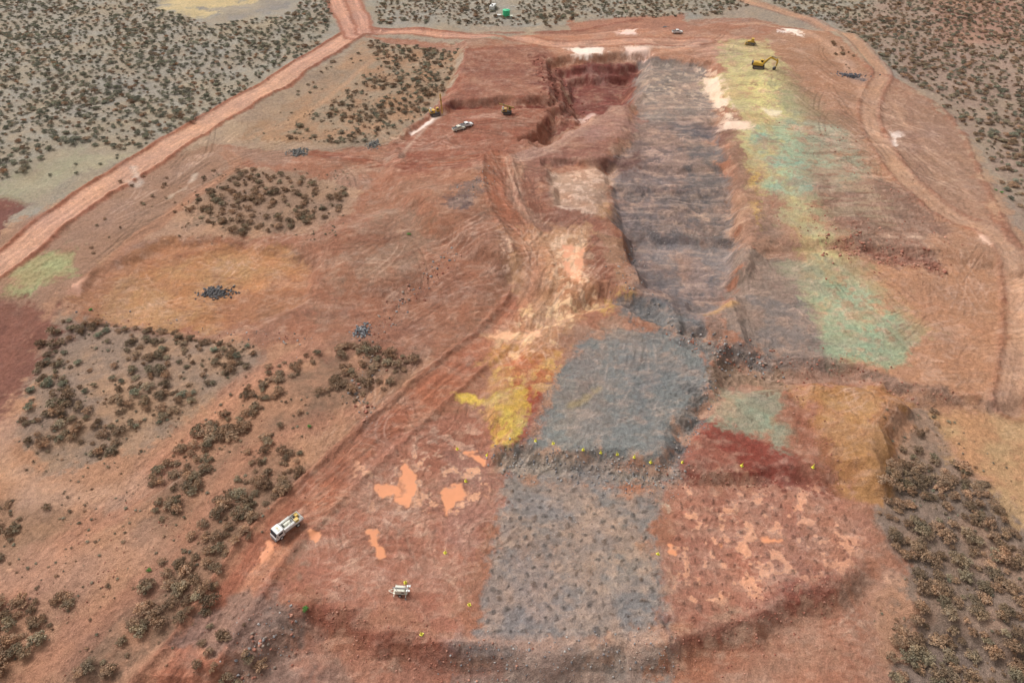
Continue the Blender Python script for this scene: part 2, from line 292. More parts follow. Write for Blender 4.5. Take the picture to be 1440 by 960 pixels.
paint([(1095,365),(1135,362),(1160,410),(1110,400)],(154,142,118),rag=4,op=.7,soft=3)
paint([(1200,372),(1230,385),(1290,440),(1320,470),(1300,480),(1240,420)],(194,146,100),rag=4,op=.6,soft=3)
paint([(1120,380),(1260,400),(1300,490),(1180,505)],(172,134,98),rag=3,op=.45,patch=('E',.25,.35),stripe=('H',.1))
for p,c in [([(988,108),(1010,108),(1026,150),(1005,152),(992,130)],(226,192,166)),([(1020,172),(1052,172),(1052,180),(1022,181)],(232,194,170)),([(1070,153),(1095,158),(1085,166)],(228,206,170)),([(798,66),(850,66),(848,78),(815,78)],(240,212,198)),([(880,66),(912,66),(910,74),(882,75)],(236,196,178)),([(874,42),(898,42),(896,48),(876,48)],(228,188,174)),([(1083,40),(1130,46),(1126,52),(1100,46)],(236,214,202)),([(1248,184),(1268,192),(1258,206)],(230,202,188)),([(1372,328),(1412,342),(1405,350),(1385,340)],(228,182,158)),([(100,398),(120,392),(108,412),(98,412)],(222,160,130)),([(1020,160),(1030,160),(1030,166),(1020,166)],(228,196,170))]:
    paint(p,c,rag=1.8,soft=.7,wet=.6)
    Q=np.array(p,float); cc=Q.mean(0); paint([tuple(cc+(q-cc)*1.7) for q in Q],c,rag=2,soft=1,wet=.3,op=.6,patch=('C',.15,.25))
stroke([(950,60),(900,66),(990,62)],2,(220,190,174),rag=1.6,op=.5)
stroke([(1170,348),(1215,352),(1260,364),(1318,374)],4,(140,84,68),rag=3,rough=.5,soft=2,op=.8)
stroke([(1180,310),(1240,330),(1300,350)],3,(144,95,77),rag=3,rough=.3,op=.6,soft=2)
stroke([(1005,445),(1015,480),(1060,505),(1130,512),(1200,518),(1260,538),(1320,548),(1370,572),(1420,578)],3.0,(132,105,93),rag=2.4,rough=.4,op=.75,soft=1.6)
stroke([(960,466),(1000,488),(1040,500),(1075,512)],4,(114,107,104),rag=2.4,rough=.4,op=.75,soft=1.6)
stroke([(1000,440),(1035,425)],3,(194,142,86),rag=2.2,op=.7)
# churned pad
paint([(560,600),(680,580),(692,640),(700,665),(690,750),(665,830),(650,900),(430,852),(350,850),(440,760),(500,680)],(173,111,89),col2=(160,99,81),rag=3)
paint([(640,640),(690,640),(685,760),(660,830),(630,760)],(160,111,99),rag=4,op=.6,soft=3)
paint([(600,590),(680,600),(685,660),(560,720),(520,690)],(210,164,142),op=.55,patch=('C',.2,.3),rag=2)
paint([(480,690),(680,640),(660,840),(500,840),(430,780)],(190,142,122),op=.45,patch=('E',.0,.5),rag=3)
PUD=[[(568,648),(580,660),(588,688),(575,708),(554,702),(562,680)],[(530,686),(558,682),(562,694),(538,698)],[(622,692),(645,684),(655,696),(640,704),(628,722)],[(640,630),(670,634),(660,640)],[(518,748),(528,750),(540,782),(530,782),(522,768)],[(665,640),(684,645),(680,655)],[(355,800),(376,762),(392,762),(380,786),(352,806)],[(1070,754),(1098,759),(1096,763),(1075,762)],[(940,765),(950,765),(950,778),(940,776)],[(1010,765),(1016,765),(1014,772)],[(434,748),(450,748),(445,760)]]
paint([(500,640),(690,640),(680,720),(520,720)],(220,154,118),op=.8,patch=('C',.5,.12),rag=2,wet=.5)
for p in PUD:
    Q=np.array(p,float); cc=Q.mean(0); paint([tuple(cc+(q-cc)*1.35) for q in Q],(150,92,70),rag=1.0,soft=.8,op=.5)
    paint(p,(222,140,98),rag=.9,soft=.3,wet=1.0)
paint(PAD2,(218,148,112),op=.7,patch=('C',.52,.12),rag=2,wet=.5)
stroke([(395,775),(360,810),(330,860),(290,915)],3.2,(204,138,106),rag=1.4,op=.7,stripe=.2)
# bottom berms
stroke([(425,858),(500,888),(560,900),(650,912)],4.0,(140,74,58),rag=2.4,dz=.5,rough=.2,op=.75,soft=2)
stroke([(650,912),(720,920),(800,915),(880,915),(950,900)],4.5,(116,108,107),rag=2.4,dz=.5,rough=.25,op=.8,soft=2)
stroke([(950,900),(1030,880),(1100,850),(1160,828)],4.0,(136,68,56),rag=2.4,dz=.5,rough=.2,op=.75,soft=2)
paint([(400,880),(640,930),(650,1000),(350,1000)],(168,110,88),rag=4,col2=(156,102,84))
paint([(650,928),(950,918),(950,1000),(640,1000)],(152,122,109),rag=4,col2=(136,120,113))
paint([(950,915),(1130,850),(1230,830),(1240,1000),(960,1000)],(172,122,98),rag=4,col2=(158,101,80))
stroke([(400,865),(440,890),(470,930),(480,970)],3,(126,104,93),rag=3,op=.5,rough=.4,soft=2)
stroke([(500,905),(600,935),(700,950)],3,(144,83,66),rag=2.5,op=.5,soft=2)
stroke([(500,880),(600,890),(660,900),(800,905),(950,893),(1100,845)],1.2,(202,154,132),rag=1.4,op=.45)
stroke([(300,880),(350,870),(390,890),(370,960)],8,(138,116,104),rag=4,op=.6,rough=.3,soft=2)
# left details
paint([(15,382),(60,352),(102,350),(95,390),(42,415),(0,415)],(164,160,112),rag=3.5,col2=(154,138,100),rough=.2,soft=2.5)
paint([(-60,430),(0,420),(72,430),(40,520),(10,600),(-60,620)],(140,88,72),rag=4,col2=(126,86,75),stripe=('V',.1),soft=3)
paint([(-60,280),(0,278),(42,288),(0,328),(-60,350)],(124,78,69),rag=2.5)
paint([(0,262),(90,212),(190,218),(120,262),(40,282)],(162,152,120),rag=5,col2=(154,142,120),op=.8,soft=4)
paint([(90,255),(185,222),(200,230),(40,290)],(148,130,117),rag=3,op=.7)
paint([(230,0),(330,-30),(390,0),(360,20),(280,24),(220,14)],(188,164,124),rag=4,soft=3,patch=('B',-.9,.7))
paint([(290,12),(380,-2),(410,10),(330,30)],(138,128,124),rag=4,op=.7,soft=3)
paint([(0,60),(60,20),(70,40),(0,80)],(168,154,136),rag=6,op=.6,soft=5)
paint([(330,165),(500,70),(530,80),(400,165),(350,200)],(154,121,98),rag=3,op=.5)
stroke([(350,195),(420,165),(470,130),(525,85)],2.6,(178,135,105),op=.8)
stroke([(320,215),(330,235),(280,270),(230,310),(170,350),(130,400)],4,(174,119,91),op=.7,stripe=.2,rag=1.4)
stroke([(235,280),(262,262),(275,245)],1.1,(220,194,174),op=.6,rag=1)
stroke([(440,480),(330,560),(240,640),(190,690),(100,760),(0,850)],7,(180,123,97),rag=3,stripe=.1,op=.85,soft=2.5)
stroke([(560,560),(440,600),(350,640),(300,700),(230,790),(120,880),(40,960)],5,(176,118,92),rag=3,op=.65,soft=2)
stroke([(0,600),(10,660),(60,690),(140,695),(190,680)],5,(190,144,118),rag=3,op=.75,soft=2.5)
stroke([(-20,830),(60,800),(160,790),(200,770)],8,(188,137,110),rag=4,op=.6,soft=3)
stroke([(400,480),(470,500),(540,480),(600,440),(700,330)],2,(132,84,66),op=.4,rag=1.5)
for q in [[(120,440),(220,470),(300,474),(350,458),(430,428),(450,380),(405,345)],[(440,330),(520,340),(600,310),(680,300)],[(460,380),(540,370),(620,340),(690,330)],[(430,440),(520,440),(600,410),(660,360)],[(560,240),(640,245),(690,240)],[(250,360),(330,350),(400,360),(430,390)]]:
    stroke(q,1.2,(142,88,68),op=.5,rag=1.2,dz=.45,soft=1.2)
# ----- haul roads
HR=[(-140,450),(0,372),(60,322),(130,272),(180,243),(260,192),(330,150),(400,109),(450,76),(492,50),(520,44)]
stroke(HR,15,(162,102,80),rag=1.2,soft=1.2)
stroke(HR,10.5,(198,146,122),rag=.8,stripe=.16,berm=.8)
HR2=[(497,48),(560,45),(640,50),(700,55),(760,60),(830,62),(920,58),(990,58)]
stroke(HR2,12,(164,106,84),rag=1.2); stroke(HR2,8,(192,138,116),rag=.8,stripe=.15,berm=.5)
for pts,w in [([(498,50),(490,30),(478,10),(470,-15),(468,-60)],9),([(512,46),(508,25),(498,5),(492,-30),(490,-60)],7)]:
    stroke(pts,w+4,(162,104,84),rag=1.2); stroke(pts,w,(194,140,120),rag=.8,stripe=.15)
stroke([(520,38),(600,42),(700,46),(790,45),(900,28)],2.5,(146,82,64),rag=1.5,op=.7,dz=.5)
stroke([(188,235),(196,260),(180,255)],1.6,(210,188,174),op=.5,rag=1.2)
stroke([(1000,-20),(1060,5),(1130,25),(1180,50),(1222,80),(1240,104),(1228,130),(1222,160),(1240,205),(1268,245),(1300,275),(1345,308),(1400,330),(1428,372),(1434,430),(1430,520),(1420,570)],6,(178,133,107),rag=1.2,stripe=.16,berm=.4)
stroke([(985,40),(1080,35),(1150,55),(1190,90),(1225,150)],5,(182,135,109),rag=1.5,stripe=.14)
stroke([(1240,104),(1290,130),(1340,170),(1368,220),(1402,292),(1425,345)],2,(150,94,74),rag=1.5,dz=.5,op=.6)
stroke([(1250,130),(1270,170),(1300,200),(1350,260),(1395,320)],3,(174,131,108),rag=1.5,op=.6,stripe=.2)
stroke([(1275,130),(1285,200),(1300,260)],3,(146,105,88),rag=1.5,op=.5,stripe=.2)
stroke([(1180,102),(1195,108),(1215,112)],2,(96,94,99),rag=1.2,rough=.5)
stroke([(640,60),(655,66),(645,110),(600,162)],2,(144,84,68),rag=1.5,op=.6,dz=.4)
# site-wide blotches of dust and damp
PM=np.array(GP(MINE)); sM=sdf(PM,X,Y); MI=1-sst(-4,4,sM)
for f,c,o in ((fbm(X/11,Y/11,5,31),(184,136,110),.30),(fbm(X/8,Y/8,5,37),(132,96,82),.28),(fbm(X/5,Y/2.4,5,41),(196,158,136),.34),(fbm(X/3,Y/3,5,43),(124,94,82),.22),(fbm(X/2.2,Y/1.2,4,47),(206,170,148),.25)):
    a=MI*sst(.1,.75,f+.25*nC)*o*(1-W); C[:]=C*(1-a[...,None])+a[...,None]*(lin(c).astype(np.float32)*.6+C*.4)

# ---------------------------------------------------------------- tyre tracks
TL=np.zeros(NR*NC); TD=np.zeros(NR*NC)
def splat(arr,x,y,w):
    r,c=rowcol(x,y); k=(r>8)&(r<NR-20)&(c>13)&(c<NC-15); r=r[k];c=c[k]
    ww=w if np.isscalar(w) else w[k]
    i=r.astype(int); j=c.astype(int); a=r-i; b=c-j
    for di,dj,q in ((0,0,(1-a)*(1-b)),(0,1,(1-a)*b),(1,0,a*(1-b)),(1,1,a*b)):
        arr+=np.bincount((i+di)*NC+j+dj,weights=q*ww,minlength=NR*NC)
bufL=[];bufD=[]
def track(buf,x,y,ang,curv,L,w=0.45,gap=2.0,wt=.35):
    s=np.arange(0,L,0.14); th=ang+curv*s+0.03*np.sin(s*.3+x); px=x+np.cumsum(np.cos(th))*.14; py=y+np.cumsum(np.sin(th))*.14
    fade=np.minimum(1,np.minimum(s,L-s)/3)
    for o in (-gap/2,gap/2):
        for q in (-w/3,0,w/3):
            buf.append(np.stack([px-np.sin(th)*(o+q),py+np.cos(th)*(o+q),wt*fade]))
def tracks(poly,n,L,curv,angs,pl=.6,gap=2.0,w=.45,wt=.3):
    P=np.array(GP(poly)); k=0
    while k<n:
        x=rng.uniform(P[:,0].min(),P[:,0].max(),1).astype(np.float32); y=rng.uniform(P[:,1].min(),P[:,1].max(),1).astype(np.float32)
        if sdf(P,x,y)[0]>-1: continue
        k+=1; a=angs[rng.integers(len(angs))]+rng.normal(0,.18)
        track(bufL if rng.random()<pl else bufD,float(x[0]),float(y[0]),a,rng.choice([-1,1])*rng.uniform(*curv),rng.uniform(*L),w,gap,wt*rng.uniform(.4,1.2))
def dirang(p,q):
    a=G(*p);b=G(*q); return math.atan2(b[1]-a[1],b[0]-a[0])
dmain=dirang((482,660),(640,520))
tracks([(560,600),(680,590),(690,660),(680,750),(650,830),(500,830),(400,830),(450,760),(500,690)],140,(4,16),(.03,.22),[dmain,0.3,1.2,2.4],.6,wt=.45)
tracks([(520,680),(600,640),(680,680),(670,800),(560,800)],80,(4,9),(.1,.35),[0,1,2,3],.65,wt=.5)
tracks([(540,600),(680,590),(690,650),(560,680)],60,(2,6),(.0,.2),[0.2,.4,2.9],.85,gap=1.1,w=.6,wt=.7)
tracks(RAMP,80,(5,18),(0,.08),[1.5,1.2,dmain],.6,wt=.4)
tracks([(695,235),(730,240),(770,320),(760,400),(715,300)],25,(12,30),(0,.03),[dirang((740,345),(702,262))],.4)
tracks([(540,215),(640,160),(790,155),(700,225),(560,240)],35,(8,30),(0,.05),[0.05,3.1,2.6],.4)
tracks([(150,380),(400,345),(430,425),(300,470),(120,430)],45,(10,35),(.0,.04),[0.1,.5,2.8],.4,wt=.2)
tracks([(430,345),(620,280),(700,300),(700,420),(600,500),(440,470)],60,(10,35),(.0,.03),[dmain,0.4,.1],.4,wt=.2)
tracks([(1130,60),(1210,90),(1230,170),(1300,290),(1150,230)],35,(12,40),(.0,.03),[2.0,2.3,1.7],.5,wt=.2)
tracks([(1250,140),(1340,180),(1400,310),(1300,270)],25,(12,40),(.0,.02),[2.2,1.9],.6,wt=.2)
tracks([(1190,380),(1420,390),(1425,560),(1250,530)],40,(8,30),(.0,.04),[0,1.6,.8],.5,wt=.2)
tracks([(1010,70),(1080,70),(1120,200),(1060,220)],30,(5,15),(.0,.1),[0,1.6],.6)
tracks([(790,66),(1000,55),(1060,60),(980,85)],30,(10,35),(.0,.04),[0,.1,3.0],.6)
tracks([(300,210),(540,215),(680,225),(560,240),(330,225)],25,(15,45),(.0,.03),[0,-.1,.2],.3)
tracks([(1120,550),(1240,545),(1250,620),(1180,670)],30,(4,14),(.0,.15),[1,2,.3],.5)
tracks([(770,540),(950,500),(980,560),(920,640),(770,620)],50,(5,14),(.0,.06),[1.3,.2],.5,wt=.18)
tracks([(1310,575),(1440,580),(1440,730),(1350,640)],25,(6,20),(.0,.08),[2.2,.4],.5,wt=.2)
tracks([(180,250),(300,210),(330,230),(180,340),(100,400)],25,(8,30),(.0,.03),[dirang((130,272),(260,192))],.5)
tracks([(440,620),(520,560),(600,530),(520,640),(420,720),(350,820),(260,940)],50,(10,30),(.0,.03),[dmain,dirang((312,860),(422,720))],.4)
tracks([(960,690),(1200,730),(1200,790),(970,870)],50,(5,14),(.0,.15),[.4,1.8],.6,wt=.25)
tracks([(400,890),(1200,860),(1200,950),(400,950)],50,(8,20),(.0,.05),[0,-.2,.2],.4,wt=.22)
tracks(STR,110,(4,12),(.0,.05),[0,.1,-.1,1.5],.55,gap=.9,wt=.22)
tracks([(1090,170),(1200,190),(1250,300),(1300,340),(1150,340),(1110,260)],80,(4,14),(.0,.05),[0,.1,-.1],.5,gap=.9,wt=.25)
tracks([(1030,362),(1180,370),(1280,480),(1180,500),(1030,470)],60,(4,14),(.0,.05),[0,1.5,.3],.5,gap=1.2,wt=.22)
tracks([(10,640),(200,700),(100,900),(10,900)],14,(15,40),(.0,.02),[dirang((100,760),(240,640))],.3,wt=.25)
for buf,arr in ((bufL,TL),(bufD,TD)):
    q=np.concatenate(buf,1); splat(arr,q[0],q[1],q[2])
dry=(1-W)
TL=np.clip(TL,0,1).reshape(NR,NC).astype(np.float32)*(.75+.5*nC)*sst(-.7,.2,nE); TD=np.clip(TD,0,1).reshape(NR,NC).astype(np.float32)*(.75+.5*nC)
TL=np.clip(TL,0,1)*dry;TD=np.clip(TD,0,1)*dry
C=C*(1-TL[...,None]*.45)+TL[...,None]*.45*(C*.5+lin((228,188,166)).astype(np.float32)*.6)
C=C*(1-.30*TD[...,None]); Z+= .05*TL-.11*TD

# ---------------------------------------------------------------- blast-hole cuttings
def holes(poly,dx,dy,ang,colo,rad,op):
    P=np.array(GP(poly),dtype=np.float32); c=P.mean(0); ca,sa=math.cos(ang),math.sin(ang)
    I,J=np.meshgrid(np.arange(-30,31),np.arange(-30,31)); I=I.ravel()+.5*(J.ravel()%2); J=J.ravel()
    x=c[0]+I*dx*ca-J*dy*sa+rng.normal(0,.25,I.size); y=c[1]+I*dx*sa+J*dy*ca+rng.normal(0,.25,I.size)
    k=sdf(P,x.astype(np.float32),y.astype(np.float32))<-1.6
    for a,b_ in zip(x[k],y[k]):
        if rng.random()<.08: continue
        r=rad*rng.uniform(.6,1.3); b=blk(a-2.2,a+2.2,b_-2.2,b_+2.2)
        th=rng.uniform(0,3.14); ex,ey=X[b]-a,Y[b]-b_; q=rng.uniform(1.0,1.7)
        d=np.hypot((ex*math.cos(th)+ey*math.sin(th))/q,(-ex*math.sin(th)+ey*math.cos(th)))+.28*nF[b]+.15*nC[b]
        m=1-sst(r*.2,r*1.25,d); Z[b]+=.25*m
        mix(b,m*op*rng.uniform(.4,1.1),lin(colo[rng.integers(len(colo))]))
        ox,oy=rng.normal(0,.2,2); m=1-sst(.08,.22,np.hypot(ex-ox,ey-oy)); mix(b,m*.6,lin((66,54,50)))
holes(PAD1,2.55,2.2,.06,[(96,86,84),(108,96,90),(92,86,86),(118,94,82)],.48,.75)
holes(PAD2,2.7,2.4,-.1,[(130,84,70),(138,94,78),(118,90,80),(116,78,68)],.42,.5)

# ---------------------------------------------------------------- vegetation layout
BUSH=[]
def scatter(poly,sp,size,cols,thr=-.3,prob=.85,cl=9,edge=1.0,gain=1.45):
    P=np.array(GP(poly),dtype=np.float32)
    xs=np.arange(P[:,0].min(),P[:,0].max(),sp); ys=np.arange(P[:,1].min(),P[:,1].max(),sp)
    A,B=np.meshgrid(xs,ys); A=(A+rng.uniform(-.6,.6,A.shape)*sp).ravel().astype(np.float32); B=(B+rng.uniform(-.6,.6,B.shape)*sp).ravel().astype(np.float32)
    n=fbm(A/cl,B/cl,3,21)
    k=(sdf(P,A,B)<-edge+2.0*n)&(n>thr)&(rng.random(A.size)<prob); A=A[k];B=B[k];n=n[k]
    s=rng.uniform(size[0],size[1],A.size)*(0.85+.25*np.clip(n,-1,1)); s*=np.where(rng.random(A.size)<.3,.55,1)
    cc=np.array([lin(c,1) for c in cols]); i=rng.integers(len(cols),size=A.size); t=rng.random(A.size)[:,None]
    col=(cc[i]*t+cc[rng.integers(len(cols),size=A.size)]*(1-t))*rng.uniform(.7,1.3,A.size)[:,None]*gain
    BUSH.append(np.column_stack([A,B,s,col]))
OL=[(112,110,92),(106,104,88),(122,115,98),(108,106,92)]
BR=[(130,102,80),(118,96,76),(138,110,88),(112,95,77),(124,100,80),(116,104,84)]
FS=(1.0,1.75)
scatter([(-260,-60),(215,-60),(225,12),(290,32),(400,25),(460,-50),(470,20),(470,42),(420,80),(330,138),(200,212),(95,203),(0,262),(-260,380)],2.9,FS,OL+[BR[0]],-.85,.9,12,gain=1.55)
scatter([(60,225),(200,215),(190,225),(60,262)],5,(.7,1.3),OL,-.3,.6)
scatter([(515,58),(650,68),(632,110),(600,155),(555,190),(520,203),(400,200),(420,178),(480,130),(530,90)],2.8,(.95,1.8),BR+OL,-.40,.9,11)
scatter([(340,192),(480,75),(510,62),(520,80),(400,165)],4.2,(.7,1.4),BR+OL,-.2,.7,10)
scatter([(262,308),(272,278),(325,238),(420,240),(498,262),(478,302),(430,322),(330,335)],2.8,(1.0,1.8),BR,-.4,.9,9)
scatter([(180,250),(330,235),(260,300),(110,380),(120,300)],5,(.5,1.1),BR,-.1,.5)
scatter([(80,442),(180,457),(350,482),(375,510),(300,555),(190,635),(70,655),(22,610),(32,540),(60,480)],2.6,(.9,1.8),BR+OL[:1],-.3,.9,8)
scatter([(180,460),(230,468),(360,484),(350,494),(220,480)],1.9,(.8,1.3),BR,-.8,.9)
scatter([(70,555),(190,565),(195,620),(100,650),(35,618)],2.5,(1.1,1.9),BR,-.2,.85,7)
scatter([(380,505),(300,580),(262,612),(190,680),(195,700),(205,735),(240,738),(300,650),(390,570),(450,510),(530,490),(500,480)],2.1,(1.1,2.0),BR,-.75,.92,8)
scatter([(500,490),(590,500),(570,542),(500,560),(455,560),(420,600),(440,660),(395,700),(360,760),(300,850),(235,900),(140,965),(80,965),(170,880),(225,790),(300,720),(350,620),(430,560)],2.2,(1.0,2.0),BR,-.6,.92,8)
scatter([(-100,690),(60,700),(90,705),(50,760),(0,800),(-100,810)],2.2,(1.1,2.1),BR,-.6,.92,9)
scatter([(-100,850),(60,825),(120,820),(125,850),(60,900),(0,955),(-100,1000)],2.1,(1.2,2.2),BR,-.9,.97,9)
scatter([(300,860),(395,870),(375,930),(300,985),(240,985)],2.6,(.7,1.4),BR,-.3,.8,7)
scatter([(520,-60),(690,-40),(700,20),(800,25),(780,38),(530,34)],3.0,FS,OL+BR,-.85,.9,12)
scatter([(725,-60),(1000,-60),(1060,8),(1010,22),(960,26),(900,25),(800,28),(725,22)],3.0,FS,OL+BR,-.85,.9,12)
scatter([(1060,-60),(1700,-60),(1700,400),(1445,335),(1420,290),(1376,210),(1335,160),(1290,124),(1250,100),(1235,82),(1185,42),(1090,8)],2.9,FS,BR+OL,-.8,.9,12,gain=1.5)
scatter([(1160,55),(1200,75),(1220,100),(1190,98)],3,(.8,1.5),BR,-.5,.9)
scatter([(1282,572),(1318,575),(1345,645),(1440,745),(1600,820),(1600,1060),(1235,1060),(1262,850),(1268,800),(1222,720),(1252,650)],2.2,(1.1,2.1),BR,-.5,.92,9,gain=1.4)
scatter([(1345,650),(1440,735),(1440,760),(1350,680)],2.4,(.8,1.4),BR,-.4,.8)
for P_ in ([(-200,700),(300,560),(560,540),(400,700),(250,950),(-200,1000)],[(60,440),(360,480),(380,520),(190,650),(20,640)],[(1240,570),(1330,570),(1600,820),(1600,1000),(1230,1000)],[(260,240),(500,240),(480,330),(250,340)],[(330,200),(640,60),(620,150),(540,205)]):
    scatter(P_,1.7,(.18,.5),BR+OL,-.2,.4,6)
for u,v in [(435,600),(210,802),(430,858),(128,436),(1408,272),(1400,268),(575,330)]:
    x,y=G(u,v); BUSH.append(np.array([[x,y,.6,*(lin((84,128,60))*1.4)]]))
BUSH=np.concatenate(BUSH)
litter_shade=np.zeros(NR*NC)  # leaf litter plus soft shade under bushes, painted into the soil colour
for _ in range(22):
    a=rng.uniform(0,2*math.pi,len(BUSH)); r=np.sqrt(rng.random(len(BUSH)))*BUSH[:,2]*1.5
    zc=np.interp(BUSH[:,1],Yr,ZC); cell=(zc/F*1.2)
    splat(litter_shade,BUSH[:,0]+np.cos(a)*r,BUSH[:,1]+np.sin(a)*r,np.clip(.12*BUSH[:,2]**-1/cell,0,.5)*.4)
litter_shade=np.clip(litter_shade,0,1).reshape(NR,NC).astype(np.float32)
C=C*(1-.45*litter_shade[...,None])+.45*litter_shade[...,None]*lin((114,94,76)).astype(np.float32)

# ---------------------------------------------------------------- final variation
v=1+(.08*nA+.09*nB+.09*nC+.07*nF)*(1-.7*W); C*=v[...,None]*1.02
C[...,0]*=1+.03*nB; C[...,2]*=.95-.05*nB-.04*nA
Z+=RG*(.45*nC+.28*nF)+.08*nC*(1-W)+.05*nF*(1-W)
C*= (1+RG*.3*nF)[...,None]
C=np.clip(C,.01,.85)
def hfull(x,y):
    r,c=rowcol(x,y); i=np.clip(np.floor(r).astype(int),0,NR-2); j=np.clip(np.floor(c).astype(int),0,NC-2); a=r-i;b=c-j
    return (Z[i,j]*(1-b)+Z[i,j+1]*b)*(1-a)+(Z[i+1,j]*(1-b)+Z[i+1,j+1]*b)*a

# ---------------------------------------------------------------- mesh build
def mk_mat(name): 
    m=bpy.data.materials.new(name); m.use_nodes=True; nt=m.node_tree; return m,nt,nt.nodes["Principled BSDF"]
me=bpy.data.meshes.new("terrain")
co=np.stack([X,Y,Z],-1).reshape(-1,3).astype(np.float32)
me.vertices.add(NR*NC); me.vertices.foreach_set("co",co.ravel())
I=(np.arange(NR-1)[:,None]*NC+np.arange(NC-1)[None,:]).ravel()
fa=np.stack([I,I+1,I+NC+1,I+NC],-1).astype(np.int32)
me.loops.add(fa.size); me.loops.foreach_set("vertex_index",fa.ravel())
me.polygons.add(len(fa)); me.polygons.foreach_set("loop_start",np.arange(0,fa.size,4,dtype=np.int32))
me.update(calc_edges=True)
me.polygons.foreach_set("use_smooth",np.ones(len(fa),dtype=bool))
at=me.attributes.new("soil","FLOAT_COLOR","POINT"); at.data.foreach_set("color",np.concatenate([C.reshape(-1,3),np.ones((NR*NC,1))],1).astype(np.float32).ravel())
at=me.attributes.new("wet","FLOAT","POINT"); at.data.foreach_set("value",W.ravel().astype(np.float32))
terrain=bpy.data.objects.new("mine_terrain",me); bpy.context.collection.objects.link(terrain)
m,nt,bs=mk_mat("soil"); N=nt.nodes; L=nt.links
a=N.new("ShaderNodeAttribute"); a.attribute_name="soil"; w=N.new("ShaderNodeAttribute"); w.attribute_name="wet"
geo=N.new("ShaderNodeNewGeometry")
def noise(sc,det=4,rough=.65):
    n=N.new("ShaderNodeTexNoise"); n.inputs["Scale"].default_value=sc; n.inputs["Detail"].default_value=det; n.inputs["Roughness"].default_value=rough
    L.new(geo.outputs["Position"],n.inputs["Vector"]); return n
n1=noise(.9,5,.7); n2=noise(4.0,3,.7)
def mr(src,a0,a1,b0,b1):
    k=N.new("ShaderNodeMapRange"); k.inputs[1].default_value=a0;k.inputs[2].default_value=a1;k.inputs[3].default_value=b0;k.inputs[4].default_value=b1; L.new(src,k.inputs[0]); return k.outputs[0]
def mth(op,a_,b_):
    k=N.new("ShaderNodeMath"); k.operation=op
    for i,q in enumerate((a_,b_)):
        if isinstance(q,(int,float)): k.inputs[i].default_value=q
        else: L.new(q,k.inputs[i])
    return k.outputs[0]
f=mth('MULTIPLY',mr(n1.outputs[0],.3,.7,.78,1.22),mr(n2.outputs[0],.3,.7,.76,1.24))
vr=N.new("ShaderNodeTexVoronoi"); vr.inputs["Scale"].default_value=1.6; L.new(geo.outputs["Position"],vr.inputs["Vector"])
stone=mr(vr.outputs["Distance"],.06,.16,1.0,0.0)
f=mth('ADD',f,mth('MULTIPLY',stone,mr(n1.outputs[0],.45,.7,-.35,.25)))
wetinv=mth('SUBTRACT',1.0,w.outputs["Fac"])
f=mth('ADD',mth('MULTIPLY',mth('SUBTRACT',f,1.0),wetinv),1.0)
vm=N.new("ShaderNodeVectorMath"); vm.operation='SCALE'; L.new(a.outputs["Color"],vm.inputs[0]); L.new(f,vm.inputs["Scale"]); L.new(vm.outputs[0],bs.inputs["Base Color"])
L.new(mr(w.outputs["Fac"],0,1,.95,.4),bs.inputs["Roughness"]); bs.inputs["Specular IOR Level"].default_value=.15
bp=N.new("ShaderNodeBump"); bp.inputs["Distance"].default_value=.5; L.new(mth('MULTIPLY',wetinv,.9),bp.inputs["Strength"])
L.new(mth('ADD',n1.outputs[0],mth('MULTIPLY',n2.outputs[0],.45)),bp.inputs["Height"]); L.new(bp.outputs[0],bs.inputs["Normal"])
me.materials.append(m)

# ---------------------------------------------------------------- instancer
def instancer(name,pts,protos,scl,tint,rot=None,tilt=0.0):
    n=len(pts); me=bpy.data.meshes.new(name); me.vertices.add(n); me.vertices.foreach_set("co",np.asarray(pts,dtype=np.float32).ravel())
    def attr(nm,ty,key,arr): 
        q=me.attributes.new(nm,ty,"POINT"); q.data.foreach_set(key,np.ascontiguousarray(arr).ravel())
    attr("scl","FLOAT_VECTOR","vector",scl.astype(np.float32))
    R=np.column_stack([rng.normal(0,tilt+1e-6,n),rng.normal(0,tilt+1e-6,n),rng.uniform(0,6.28,n)]).astype(np.float32)
    attr("rot","FLOAT_VECTOR","vector",R); attr("vid","INT","value",rng.integers(0,len(protos),n).astype(np.int32))
    attr("tint","FLOAT_COLOR","color",np.concatenate([tint,np.ones((n,1))],1).astype(np.float32))
    ob=bpy.data.objects.new(name,me); bpy.context.collection.objects.link(ob)
    col=bpy.data.collections.new(name+"_kinds")
    for p in protos: col.objects.link(p)
    ng=bpy.data.node_groups.new(name,"GeometryNodeTree"); ng.interface.new_socket("Geometry",in_out="INPUT",socket_type="NodeSocketGeometry"); ng.interface.new_socket("Geometry",in_out="OUTPUT",socket_type="NodeSocketGeometry")
    gi=ng.nodes.new("NodeGroupInput"); go=ng.nodes.new("NodeGroupOutput"); ip=ng.nodes.new("GeometryNodeInstanceOnPoints"); ci=ng.nodes.new("GeometryNodeCollectionInfo")
    ci.inputs["Collection"].default_value=col; ci.inputs["Separate Children"].default_value=True; ci.inputs["Reset Children"].default_value=True
    ip.inputs["Pick Instance"].default_value=True
    def na(nm,ty):
        q=ng.nodes.new("GeometryNodeInputNamedAttribute"); q.data_type=ty; q.inputs["Name"].default_value=nm; return q.outputs["Attribute"]
    l=ng.links; l.new(gi.outputs[0],ip.inputs["Points"]); l.new(ci.outputs[0],ip.inputs["Instance"]); l.new(na("vid","INT"),ip.inputs["Instance Index"])
    l.new(na("rot","FLOAT_VECTOR"),ip.inputs["Rotation"]); l.new(na("scl","FLOAT_VECTOR"),ip.inputs["Scale"]); l.new(ip.outputs[0],go.inputs[0])
    md=ob.modifiers.new("scatter","NODES"); md.node_group=ng
    return ob
